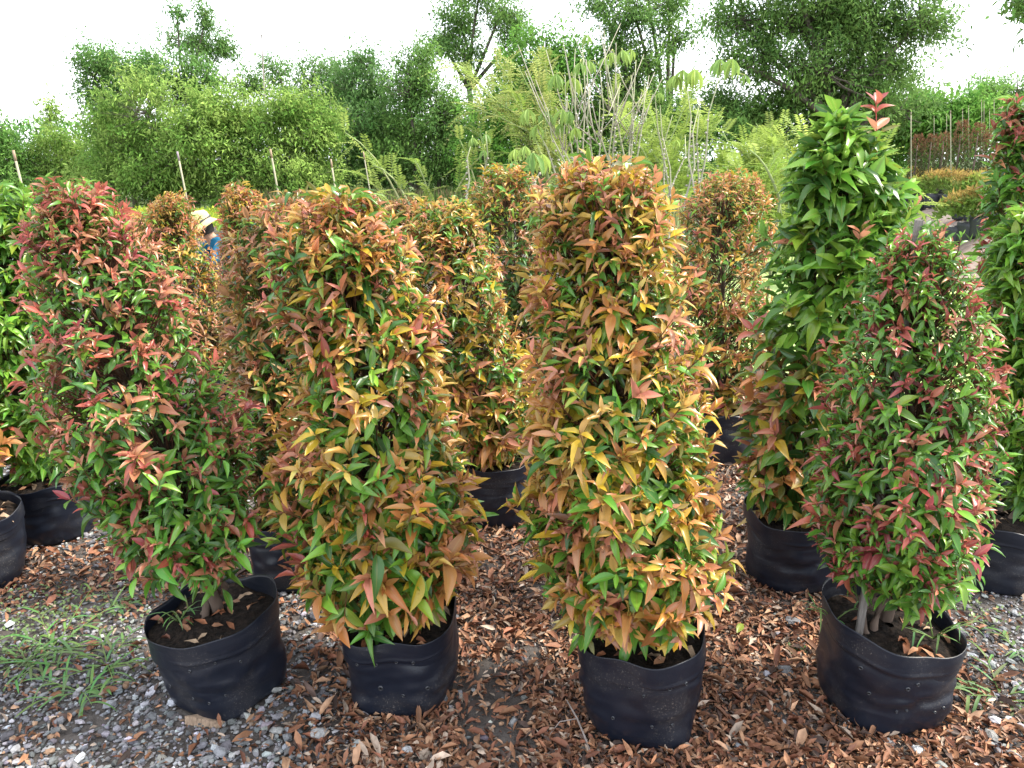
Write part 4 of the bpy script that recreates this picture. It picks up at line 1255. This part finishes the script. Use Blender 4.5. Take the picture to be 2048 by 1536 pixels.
# ------------------------------------------------------------------ feathery legume bushes
def frond_arrays(r, P0, D0, ln, npair, lw):
    """one pinnate frond: list of leaflet arrays and a rachis"""
    D0 = D0 / np.linalg.norm(D0); side = np.cross(D0, (0, 0, 1.0)); side /= max(1e-6, np.linalg.norm(side)); nn = np.cross(side, D0)
    P, D, N_, L_ = [], [], [], []
    pts = []
    for j in range(npair + 1):
        t = j / npair
        p = P0 + D0 * ln * t - np.array([0, 0, 1]) * ln * .22 * t * t
        pts.append(p)
        if j == 0: continue
        for s in (1, -1):
            P.append(p); D.append(side * s + D0 * .45 + r.normal(0, .1, 3)); N_.append(nn + r.normal(0, .25, 3)); L_.append(lw * (1.1 - .5 * abs(t - .4)))
    return P, D, N_, L_, pts


def feather_bush(label, base, stems, per, fl, seed, col, col2, npair=9, lw=.07, name='feathery_bush', single=False, bark=(.22, .25, .12)):
    """stems: list of world polylines"""
    r = np.random.default_rng(seed)
    root = thing(name, label, 'bush', base, 'feathery legume bushes')
    off = np.array(base, float); mb = MB(); A = [[], [], [], []]; cols = []
    for pts in stems:
        pts = [np.array(p, float) for p in pts]
        n = len(pts)
        mb.tube([tuple(p - off) for p in pts], np.linspace(.012, .004, n), 5, bark, (.25, .33, .12))
        for k in range(per):
            f = r.uniform(.25, 1.0) * (n - 1); i = min(n - 2, int(f)); p = pts[i] + (pts[i + 1] - pts[i]) * (f - i)
            ax = norm((pts[i + 1] - pts[i])[None])[0]
            d = ax * r.uniform(.2, .8) + r.normal(0, .6, 3); d[2] += .10
            a = frond_arrays(r, p, d, fl * r.uniform(.6, 1.2), npair, lw)
            c = np.array(col) + (np.array(col2) - np.array(col)) * r.uniform(0, 1)
            for q in range(4): A[q] += a[q]
            cols += [c * math.exp(r.normal(0, .12))] * len(a[0])
            mb.tube([tuple(p - off) for p in a[4][::3]], np.linspace(.0025, .001, len(a[4][::3])), 3, (.20, .28, .09), cap=False)
    Ln = np.array(A[3])
    me = leaves_mesh('foliage', np.array(A[0]) - off, np.array(A[1]), np.array(A[2]), Ln, Ln * .30, np.array(cols), np.zeros(len(Ln), int), [RHOMB], M_FERN)
    tag(link('foliage', me, root), kind='stuff')
    link('stems', mb.mesh('stems', M_BARK), root)
    return root


FE, FE2 = (.17, .27, .035), (.30, .38, .075)


def arch(px0, py0, px1, py1, Y, sag, n=5, dy=0.0):
    a, b = spot(px0, py0, Y), spot(px1, py1, Y + dy)
    return [tuple(a + (b - a) * t + Vector((0, 0, sag * math.sin(math.pi * t)))) for t in np.linspace(0, 1, n)]


rf = random.Random(8)
st = [arch(1150 + rf.uniform(-60, 40), 380, 960 + rf.uniform(-60, 130), 120 + rf.uniform(-30, 130), 7.6 + rf.uniform(-.4, .5), rf.uniform(.05, .2)) for _ in range(13)]
feather_bush('feathery yellow-green bush leaning left beside the cassava stems', (.55, 7.6, 0), [[(.6, 7.6, 0), s[0]] + s[1:] for s in st], 30, .30, 1, FE, (.34, .36, .10), npair=9, lw=.05)
st = [arch(1560 + rf.uniform(-110, 140), 470, 1560 + rf.uniform(-150, 190), 275 + rf.uniform(-30, 90), 10.5 + rf.uniform(-1.2, 1.5), rf.uniform(.0, .15), dy=rf.uniform(-.5, .5)) for _ in range(30)]
feather_bush('broad feathery lime-green bush behind the pond, left of the small bagged shrubs', (spot(1560, 470, 10.5).x, 10.5, 0), [[(s[0][0] * .98, s[0][1], 0)] + s for s in st], 34, .40, 2, FE, FE2, npair=10, lw=.075)
st = [arch(1330 + rf.uniform(-60, 60), 420, 1320 + rf.uniform(-120, 130), 220 + rf.uniform(-60, 90), 9 + rf.uniform(-.8, .8), rf.uniform(.0, .15)) for _ in range(16)]
feather_bush('feathery light green bush filling the space behind the cassava stems', (spot(1330, 420, 9).x, 9, 0), [[(s[0][0] * .98, s[0][1], 0)] + s for s in st], 24, .34, 3, FE, FE2, npair=9, lw=.06)
st = [arch(810, 420, 690, 265, 7.2, .12), arch(830, 430, 745, 330, 7.0, .1), arch(870, 430, 830, 320, 7.3, .06), arch(790, 425, 720, 350, 7.4, .05), arch(960, 400, 920, 280, 7.2, .05), arch(980, 400, 960, 260, 7.4, .05), arch(900, 410, 985, 300, 7.2, .1)]
feather_bush('sparse arching feathery sprays left of the yellow-green bush', (spot(850, 430, 7.2).x, 7.2, 0), [[(s[0][0], s[0][1], 0)] + s for s in st], 11, .26, 4, FE, FE2, npair=9, lw=.05, bark=(.27, .25, .15))
st = [arch(1640, 420, 1790, 290, 4.6, .06), arch(1650, 420, 1720, 255, 4.7, .05), arch(1690, 430, 1830, 370, 4.5, .05), arch(1640, 400, 1600, 275, 4.8, .05), arch(1560, 400, 1500, 300, 4.9, .05), arch(1700, 440, 1830, 415, 4.4, .04)]
feather_bush('young feathery plant close behind the lush green shrub top', (spot(1660, 420, 4.6).x, 4.6, 0), [[(s[0][0] * .97, s[0][1], 0)] + s for s in st], 7, .26, 5, (.20, .33, .04), FE2, npair=13, lw=.040)

# ------------------------------------------------------------------ cassava plants
def cassava_leaf_mesh(seed, n=6):
    """palmate leaf of drooping leaflets; petiole end at the origin, hanging in -z"""
    rr = random.Random(seed); P, D, N_, L_ = [], [], [], []
    for k in range(n):
        a = (k / (n - 1) - .5) * 4.6 + rr.uniform(-.15, .15)
        d = np.array([math.sin(a) * .55, -math.cos(a) * .55, -.62 - .15 * rr.random()])
        P.append((0, 0, 0)); D.append(d); N_.append((math.sin(a) * .7, -math.cos(a) * .7, .8)); L_.append(.85 + .3 * math.cos(a * .5) * rr.uniform(.8, 1.1))
    L_ = np.array(L_)
    return leaves_mesh('leaf', np.array(P, float), np.array(D), np.array(N_, float), L_, L_ * .28, np.ones((n, 3)), np.full(n, 3), [leaf_template((0, .10, .32, .58, .82, 1), (0, .3, .7, 1.0, .6, 0), .25, .5)], M_CASS)


CLEAF = [cassava_leaf_mesh(i, 5 + i % 3) for i in range(5)]
rc = random.Random(31)
CG, CG2 = (.14, .27, .06), (.28, .40, .07)


def cassava(label, px, Y, stems, leaves):
    base = spot(px, 420, Y); base = Vector((base.x, Y, 0))
    root = thing('cassava_plant', label, 'cassava plant', base, 'cassava plants beyond the shrubs')
    for (x0, x1, y1, fork) in stems:
        a = spot(x0, 400, Y); b = spot(x1, y1, Y + rc.uniform(-.25, .25))
        g = Vector((base.x + (a.x - base.x) * .7, Y, 0))
        j = lambda: Vector((rc.uniform(-.045, .045), rc.uniform(-.05, .05), 0))
        pts = [g, a + j(), a.lerp(b, .35) + j(), a.lerp(b, .7) + j(), b]
        mb = MB()
        mb.tube([p - base for p in pts], (.009, .008, .0065, .005, .003), 6, (.33, .30, .265), (.31, .33, .19))
        for f in range(fork * 3):
            t = rc.uniform(.45, .75); p = a.lerp(b, t); e = p + Vector((rc.uniform(-.34, .34), rc.uniform(-.15, .15), rc.uniform(.25, .6)))
            mb.tube([p - base, p.lerp(e, .5) + Vector((0, 0, -.03)) - base, e - base], (.005, .004, .0022), 5, (.36, .33, .26))
        for k in range(7):                                # leaf scars, swollen nodes
            q = pts[1].lerp(pts[3], (k + .5) / 7) - base
            mb.tube([q - Vector((0, 0, .008)), q, q + Vector((0, 0, .008))], (.0066, .0094, .0066), 6, (.34, .31, .27))
        link('stem', mb.mesh('stem', M_BARK), root)
    for (lx, ly, s, sx, sy) in leaves:
        e = spot(lx, ly, Y - rc.uniform(0, .25)); p = spot(sx, sy, Y)
        mb = MB(); mb.tube([p - base, p.lerp(e, .6) + Vector((0, 0, .03)) - base, e - base], (.004, .0035, .003), 5, (.32, .36, .12))
        pet = link('petiole', mb.mesh('petiole', M_BARK), root)
        o = link('leaf', CLEAF[rc.randrange(5)], pet)
        sc = s * .76 * mpp(Y, 2)
        f = rc.random()
        o.location = e - base; o.scale = (sc, sc, sc); o.rotation_euler = (rc.uniform(-.15, .15), rc.uniform(-.15, .15), rc.uniform(0, 6.28))
        o.color = (*[CG[i] * (1 - f) + CG2[i] * f for i in range(3)], 1)
    return root


cassava('cassava with many bare pale stems, the left clump behind the golden shrub', 1165, 6.2,
        [(1150, 1095, 215, 1), (1160, 1130, 150, 1), (1170, 1150, 130, 1), (1178, 1165, 95, 0), (1185, 1180, 170, 1), (1140, 1070, 250, 0), (1190, 1200, 140, 1), (1155, 1118, 240, 1)],
        [(1055, 218, 42, 1090, 235), (1090, 222, 44, 1095, 222), (1125, 218, 42, 1110, 215), (1075, 250, 40, 1100, 250), (1140, 222, 40, 1130, 200), (1112, 148, 44, 1130, 160), (1145, 155, 48, 1140, 150), (1175, 70, 26, 1165, 95), (1160, 125, 34, 1165, 130), (1125, 245, 34, 1120, 235), (1150, 255, 34, 1140, 240)])
cassava('cassava with many bare pale stems, the middle clump behind the golden shrub', 1235, 6.5,
        [(1225, 1215, 130, 1), (1232, 1228, 105, 1), (1240, 1240, 165, 1), (1248, 1262, 150, 1), (1255, 1290, 160, 1), (1218, 1200, 200, 1), (1262, 1272, 120, 0), (1222, 1140, 250, 0)],
        [(1222, 105, 34, 1228, 110), (1245, 100, 38, 1240, 112), (1262, 98, 30, 1262, 125), (1178, 122, 34, 1205, 140), (1210, 115, 30, 1216, 130)])
cassava('cassava of four stems with drooping lime leaves, right of the pale-stemmed clumps', 1385, 6.0,
        [(1388, 1372, 160, 0), (1398, 1440, 150, 0), (1380, 1400, 205, 0), (1392, 1398, 225, 0)],
        [(1365, 140, 46, 1372, 160), (1390, 138, 48, 1378, 158), (1440, 118, 50, 1440, 148), (1465, 118, 46, 1442, 146), (1490, 150, 26, 1445, 160), (1352, 150, 40, 1370, 165)])
cassava('young cassava with broad drooping leaves left of the golden shrub top', 1060, 5.4,
        [(1060, 1075, 320, 0), (1075, 1060, 330, 0), (1040, 1030, 345, 0)],
        [(1065, 305, 58, 1072, 325), (1085, 308, 54, 1075, 325), (1030, 322, 46, 1040, 345), (1005, 330, 44, 1032, 350), (1050, 292, 34, 1060, 325), (1030, 298, 36, 1055, 320)])
cassava('thin cassava stems leaning together between the golden and round-topped shrubs', 1330, 7.0,
        [(1345, 1320, 210, 0), (1325, 1345, 230, 0), (1350, 1310, 190, 0), (1335, 1370, 270, 0)], [(1352, 280, 22, 1350, 300), (1318, 185, 22, 1318, 205)])
cassava('single young cassava stem with two leaves near the feathery sprays', 930, 6.6,
        [(935, 945, 280, 0), (975, 972, 270, 0)], [(945, 275, 26, 945, 285), (972, 268, 26, 972, 275), (968, 300, 24, 972, 290)])

# ------------------------------------------------------------------ bamboo stakes
def bamboo(label, px0, py0, px1, py1, Y, r0=.011, group='bamboo stakes among the shrubs', tip=(.30, .21, .14)):
    a, b = spot(px0, py0, Y), spot(px1, py1, Y)
    d = (b - a) / (b.z - a.z)
    base = a - d * a.z
    root = thing('bamboo_stake', label, 'stake', base, group); r0 *= .52
    mb = MB(); n = 7; pts, rad = [], []
    L_ = b - base
    mb.tube([(0, 0, -.02), L_ * .5, L_ * .82, L_], (r0 * 1.1, r0, r0 * .95, r0 * .9), 8, (.25, .29, .19), (.30, .27, .18))
    for k in range(1, n):
        c = L_ * (k / n)
        u = L_.normalized() * .006
        mb.tube([c - u, c, c + u], (r0 * 1.0, r0 * 1.22, r0 * 1.0), 8, (.30, .30, .20))
    link('cane', mb.mesh('cane', M_BAMBOO), root)
    mb = MB(); tl = 1 - .05 / L_.length
    mb.tube([L_ * tl, L_ * (tl * .5 + .5), L_ * 1.004], (r0 * 1.0, r0 * 1.02, r0 * .98), 8, tip)
    link('stained_tip', mb.mesh('stained_tip', M_BAMBOO), root)
    return root


bamboo('bamboo stake at the left edge behind the bright green shrub', 46, 380, 27, 303, 4.4, .013)
bamboo('bamboo stake rising from the brown-orange leaning shrub', 374, 400, 355, 305, 5.0, .011, tip=(.25, .20, .22))
bamboo('bamboo stake above the orange and yellow front shrub', 560, 405, 541, 300, 5.2, .012)
bamboo('bamboo stake right of the one above the orange and yellow shrub', 674, 400, 662, 320, 5.4, .011)
bamboo('thinnest bamboo stake, farthest right of the left group', 748, 430, 727, 305, 5.8, .008)

# ------------------------------------------------------------------ yellow-green nursery bed in the distance
n = 16000
x = rg.uniform(-9.5, 1.0, n); y = rg.uniform(15.5, 20.0, n)
h = .30 + .10 * waves(x * 3, y * 3, 2) + rg.uniform(-.12, .06, n)
P = np.stack([x, y, np.maximum(.04, h)], 1)
D = np.stack([rg.normal(0, .6, n), rg.normal(0, .6, n), np.ones(n)], 1)
Ln = rg.uniform(.06, .11, n)
C = np.where((rg.uniform(0, 1, n) < .6)[:, None], np.array([.34, .40, .035]), np.array([.17, .30, .03])) * np.exp(rg.normal(0, .18, (n, 1)))
me = leaves_mesh('nursery_bed', P, D, rg.normal(size=(n, 3)) + np.array([0, 0, 1.0]), Ln, Ln * .45, C, np.zeros(n, int), [RHOMB3], M_TREE)
tag(link('nursery_bed', me), 'bed of low bright yellow-green nursery plants below the tree bank', 'plant bed', kind='stuff')

# ------------------------------------------------------------------ small bagged shrubs and column shrubs far right
def small_bag_mesh():
    V, T = [], []; N_ = 16
    prof = [(0, 0), (.135, 0), (.145, .03), (.15, .20), (.15, .25), (.14, .25), (.135, .21), (0, .21)]
    for rr, zz in prof:
        for k in range(N_):
            a = 2 * math.pi * k / N_
            q = 1 + .04 * math.sin(3 * a + zz * 9)
            V.append((rr * q * math.cos(a), rr * q * math.sin(a), zz))
    for i in range(len(prof) - 1):
        for k in range(N_):
            a, c = i * N_ + k, i * N_ + (k + 1) % N_
            T += [(a, c, c + N_), (a, c + N_, a + N_)]
    return mesh_np('grow_bag', V, T, None, None, M_GREYBAG)


M_GREYBAG = flat_material('faded_grow_bag', (.026, .029, .038), .5, .5, bump=.4, bscale=20, var=.3)


def puff(name, n, rx, rz, zc, cols, leaf, seed, column=False):
    r = np.random.default_rng(seed)
    if column:
        a = r.uniform(0, 6.28, n); t = r.uniform(0, 1, n) ** .9
        rad = rx * (1 + .15 * np.sin(a * 3 + t * 9)) * np.where(t > .85, np.sqrt(np.clip((1.06 - t) / .21, 0, 1)), 1) * r.uniform(.7, 1.06, n)
        P = np.stack([np.cos(a) * rad, np.sin(a) * rad, zc + t * rz], 1); u = np.stack([np.cos(a), np.sin(a), .3 + t * 0], 1); up_ = t
    else:
        u = norm(r.normal(size=(n, 3))); u[:, 2] = np.abs(u[:, 2]) * 1.0 - .25
        P = u * np.array([rx, rx, rz]) * (r.uniform(.45, 1.1, n) ** .6)[:, None] + np.array([0, 0, zc]); up_ = (P[:, 2] - zc) / rz
    D = u + r.normal(0, .5, (n, 3)) + np.array([0, 0, .5])
    C0, C1 = np.array(cols[0]), np.array(cols[1])
    f = np.clip((up_ - cols[2]) / .4 + r.normal(0, .3, n), 0, 1)[:, None]
    C = (C0 * (1 - f) + C1 * f) * np.exp(r.normal(0, .22, (n, 1)))
    L_ = leaf * np.exp(r.normal(0, .2, n))
    return leaves_mesh(name, P, D, u + r.normal(0, .5, (n, 3)), L_, L_ * .4, C, np.zeros(n, int), [RHOMB3], M_TREE)


SB = small_bag_mesh()
SP = [puff('foliage', 420, .26, .30, .42, ((.12, .20, .035), (.34, .22, .06), .15), .075, 200 + i) for i in range(4)]
SP2 = [puff('foliage', 420, .26, .30, .42, ((.13, .24, .035), (.33, .30, .05), .35), .075, 210 + i) for i in range(3)]
rows = []
for (px0, px1, py, cnt) in ((1835, 1925, 410, 4), (1812, 1900, 396, 4), (1795, 1890, 384, 4), (1790, 1880, 375, 4), (1915, 1985, 458, 4), (1925, 2000, 436, 4), (1930, 2010, 418, 4), (1900, 1990, 400, 4), (1930, 2020, 388, 4)):
    for k in range(cnt):
        rows.append((px0 + (px1 - px0) * k / (cnt - 1), py + k * 2, rc.random()))
for i, (px, py, f) in enumerate(rows):
    g = ground_at(px, py + 3, .55)
    g.z = float(bank_h(np.array([g.x]), np.array([g.y]))[0])
    t = thing('small_potted_shrub', 'small bagged shrub in the low rows beside the dirt path', 'potted shrub', g, 'small bagged shrubs by the path')
    t.rotation_euler = (0, 0, f * 6.28); s = 1.0 + .25 * f
    t.scale = (s, s, s)
    link('grow_bag', SB, t)
    tag(link('foliage', (SP2 if i % 7 == 0 else SP)[i % 3], t), kind='stuff')

CP = [puff('foliage', 1500, .33, 2.0, .25, ((.050, .060, .026), (.20, .085, .045), .62), .085, 300 + i, True) for i in range(3)]
for i, (px, topy, Y) in enumerate([(1838, 270, 20), (1866, 262, 19.8), (1892, 250, 19.5), (1926, 243, 18.6), (1961, 238, 18.2), (1991, 240, 18.4), (2022, 238, 18)]):
    b = spot(px, topy, Y)
    t = thing('column_shrub', 'dark brownish column-clipped shrub in the tall row behind the low bagged shrubs', 'shrub', (b.x, Y, .5), 'column shrubs behind the low rows')
    o = tag(link('foliage', CP[i % 3], t), kind='stuff'); o.scale = (.44, .44, (b.z - .5) / 2.25 * (1 - .05 * (i % 3))); o.rotation_euler = (0, 0, i * 1.9)
    mb = MB(); mb.tube([(0, 0, -.02), (.02, 0, (b.z - .5) * .5), (0, 0, (b.z - .5) * .85)], (.03, .024, .01), 6, (.15, .11, .09))
    link('trunk', mb.mesh('trunk', M_BARK), t)
for i, (px, py, Y) in enumerate([(1822, 225, 17), (1901, 222, 17), (1925, 218, 19.5), (1937, 212, 20), (1963, 200, 19), (1968, 203, 20), (1988, 200, 19.5), (1868, 232, 20.3), (1893, 228, 20.5), (1979, 218, 20.2)]):
    near = i < 2
    bamboo(('thin stake standing alone left of all the column shrubs', 'thin stake standing in the gap between the column shrubs')[i] if near else 'thin stake rising above the row of column shrubs', px + rc.uniform(-1, 1), 330, px, py, Y, .020 if near else .012,
           'lone thin stakes at the column shrubs' if near else 'thin stakes above the column shrubs', tip=(.22, .18, .12))

# ------------------------------------------------------------------ pale plastic sheet on the ground
V, T = [], []
for i in range(15):
    for j in range(9):
        x, y = (i / 14 - .5) * .55, (j / 8 - .5) * .30
        V.append((x + .02 * mnoise.noise((x * 9, y * 9, 4)), y, .012 + .035 * abs(mnoise.noise((x * 7, y * 9, 1.5))) + .01 * mnoise.noise((x * 25, y * 25, 2))))
for i in range(14):
    for j in range(8):
        a = i * 9 + j
        T += [(a, a + 9, a + 10), (a, a + 10, a + 1)]
M_SHEET = flat_material('pale_plastic', (.42, .60, .66), .35, .5, var=.2, vscale=6)
g = ground_at(480, 905)
tag(link('plastic_sheet', mesh_np('plastic_sheet', V, T, None, None, M_SHEET), None, g), 'crumpled pale blue plastic sheet on the ground behind the leaning red shrub', 'plastic sheet')

# ------------------------------------------------------------------ the person in the yellow hat, squatting among the rows
M_SKIN = flat_material('skin', (.36, .20, .13), .55, .4, var=.08)
M_SHIRT = flat_material('blue_shirt', (.009, .10, .18), .85, .2, bump=.4, bscale=25, var=.2)
M_TROUS = flat_material('dark_trousers', (.03, .032, .045), .9, .2, bump=.4, bscale=25)
M_HAT = flat_material('straw_yellow_hat', (.66, .53, .24), .85, .2, bump=.3, bscale=120, var=.1)
M_HAIR = flat_material('dark_hair', (.012, .010, .009), .5, .4)


def skin_body(name, verts, edges, radii, mat, parent, root=0, sub=2):
    me = bpy.data.meshes.new(name); me.from_pydata(verts, edges, [])
    o = link(name, me, parent)
    o.modifiers.new('skin', 'SKIN'); sk = me.skin_vertices[0] if me.skin_vertices else None
    if sk is None:
        bpy.context.view_layer.objects.active = o
    for v, rr in zip(me.skin_vertices[0].data, radii):
        v.radius = rr if isinstance(rr, tuple) else (rr, rr)
    me.skin_vertices[0].data[root].use_root = True
    s = o.modifiers.new('sub', 'SUBSURF'); s.levels = sub; s.render_levels = sub
    me.materials.append(mat)
    return o


pw = spot(440, 470, 8.6)
person = thing('person', 'person in a yellow wide-brimmed hat and blue shirt, squatting among the shrubs', 'person', (pw.x, 8.6, 0))
person.rotation_euler = (0, 0, R(-50))
# squatting, facing -y (local), head bowed
J = dict(pelvis=(0, .12, .24), waist=(0, .08, .40), chest=(0, -.02, .58), neck=(0, -.10, .73), head=(0, -.17, .81), crown=(0, -.20, .92),
         shl=(.16, -.04, .66), ell=(.24, -.20, .48), wrl=(.14, -.42, .42), shr=(-.16, -.04, .66), elr=(-.24, -.20, .48), wrr=(-.14, -.42, .40),
         hpl=(.10, .10, .24), knl=(.17, -.26, .44), anl=(.13, -.06, .09), tol=(.15, -.24, .03), hpr=(-.10, .10, .24), knr=(-.17, -.26, .44), anr=(-.13, -.06, .09), tor=(-.15, -.24, .03))
names = list(J); idx = {k: i for i, k in enumerate(names)}
E_ = [('pelvis', 'waist'), ('waist', 'chest'), ('chest', 'neck'), ('neck', 'head'), ('head', 'crown'), ('chest', 'shl'), ('shl', 'ell'), ('ell', 'wrl'), ('chest', 'shr'), ('shr', 'elr'), ('elr', 'wrr'),
      ('pelvis', 'hpl'), ('hpl', 'knl'), ('knl', 'anl'), ('anl', 'tol'), ('pelvis', 'hpr'), ('hpr', 'knr'), ('knr', 'anr'), ('anr', 'tor')]
RD = dict(pelvis=.13, waist=.115, chest=.13, neck=.052, head=.082, crown=.075, shl=.062, ell=.042, wrl=.026, shr=.062, elr=.042, wrr=.026, hpl=.09, knl=.058, anl=.036, tol=.034, hpr=.09, knr=.058, anr=.036, tor=.034)
verts = [J[k] for k in names]; edges = [(idx[a], idx[b]) for a, b in E_]; radii = [RD[k] for k in names]
for sd, w in ((1, 'wrl'), (-1, 'wrr')):                  # hands: palm, four fingers and a thumb
    wv = Vector(J[w]); pi = len(verts); verts.append(tuple(wv + Vector((-.01 * sd, -.07, -.02)))); radii.append(.026); edges.append((idx[w], pi))
    for f in range(4):
        b = wv + Vector((-.01 * sd + (f - 1.5) * .019, -.10, -.025)); l = (.052, .064, .068, .055)[f]
        i0 = len(verts); verts += [tuple(b), tuple(b + Vector((0, -l * .55, -.012))), tuple(b + Vector((0, -l * .85, -l * .5)))]; radii += [.010, .009, .007]
        edges += [(pi, i0), (i0, i0 + 1), (i0 + 1, i0 + 2)]
    b = wv + Vector((-.035 * sd, -.045, -.02)); i0 = len(verts); verts += [tuple(b), tuple(b + Vector((-.025 * sd, -.035, -.012)))]; radii += [.012, .009]; edges += [(pi, i0), (i0, i0 + 1)]
skin_body('body', verts, edges, radii, M_SKIN, person)


def clothing(name, keys, grow_, mat):
    ii = {k: i for i, k in enumerate(keys)}
    return skin_body(name, [J[k] for k in keys], [(ii[a], ii[b]) for a, b in E_ if a in ii and b in ii], [RD[k] + grow_ for k in keys], mat, person)


clothing('shirt', ['waist', 'chest', 'neck', 'shl', 'ell', 'wrl', 'shr', 'elr', 'wrr'], .016, M_SHIRT)
clothing('trousers', ['pelvis', 'hpl', 'knl', 'anl', 'hpr', 'knr', 'anr'], .014, M_TROUS)
hc = Vector((0, -.185, .865))


def lathe(name, prof, mat, parent, loc, rot=(0, 0, 0), n=28, wob=0.0):
    V, T = [], []
    for rr, zz in prof:
        for k in range(n):
            a = 2 * math.pi * k / n
            V.append((rr * math.cos(a), rr * math.sin(a) * 1.06, zz + wob * rr * math.sin(2 * a + 1)))
    for i in range(len(prof) - 1):
        for k in range(n):
            a, c = i * n + k, i * n + (k + 1) % n
            T += [(a, c, c + n), (a, c + n, a + n)]
    o = link(name, mesh_np(name, V, T, None, None, mat), parent, loc); o.rotation_euler = rot
    return o


hat = lathe('hat', [(.165, -.058), (.168, -.052), (.13, -.02), (.103, .0), (.100, .03), (.094, .075), (.075, .102), (.03, .112), (.001, .113)], M_HAT, person, hc + Vector((0, 0, .045)), (R(24), 0, 0), wob=.16)
lathe('hat_band', [(.1045, .004), (.1055, .010), (.1035, .028), (.1015, .030)], flat_material('hat_band_dark', (.05, .05, .06), .8), hat, (0, 0, 0))
lathe('hair', [(.084, -.09), (.094, -.03), (.094, .02), (.075, .06), (.001, .085)], M_HAIR, person, hc + Vector((0, .012, .0)), (R(20), 0, 0))
fc = Vector((0, -.27, .835))
mb = MB(); mb.tube([fc + Vector((0, .012, .018)), fc + Vector((0, -.010, -.006)), fc + Vector((0, .004, -.016))], (.007, .013, .008), 8, (1, 1, 1))
link('nose', mesh_np('nose', mb.V, mb.T, None, None, M_SKIN), person)
for sgn in (1, -1):
    lathe('eye', [(.001, .008), (.008, .005), (.010, 0), (.007, -.005), (.001, -.008)], M_HAIR, person, fc + Vector((.032 * sgn, .018, .022)), n=10)
    lathe('ear', [(.001, .03), (.012, .02), (.014, 0), (.010, -.02), (.001, -.028)], M_SKIN, person, hc + Vector((.086 * sgn, 0, -.02)), n=10)
lathe('mouth', [(.001, .004), (.018, .002), (.020, 0), (.018, -.003), (.001, -.005)], flat_material('lips', (.28, .11, .09), .5), person, fc + Vector((0, .018, -.042)), n=12)
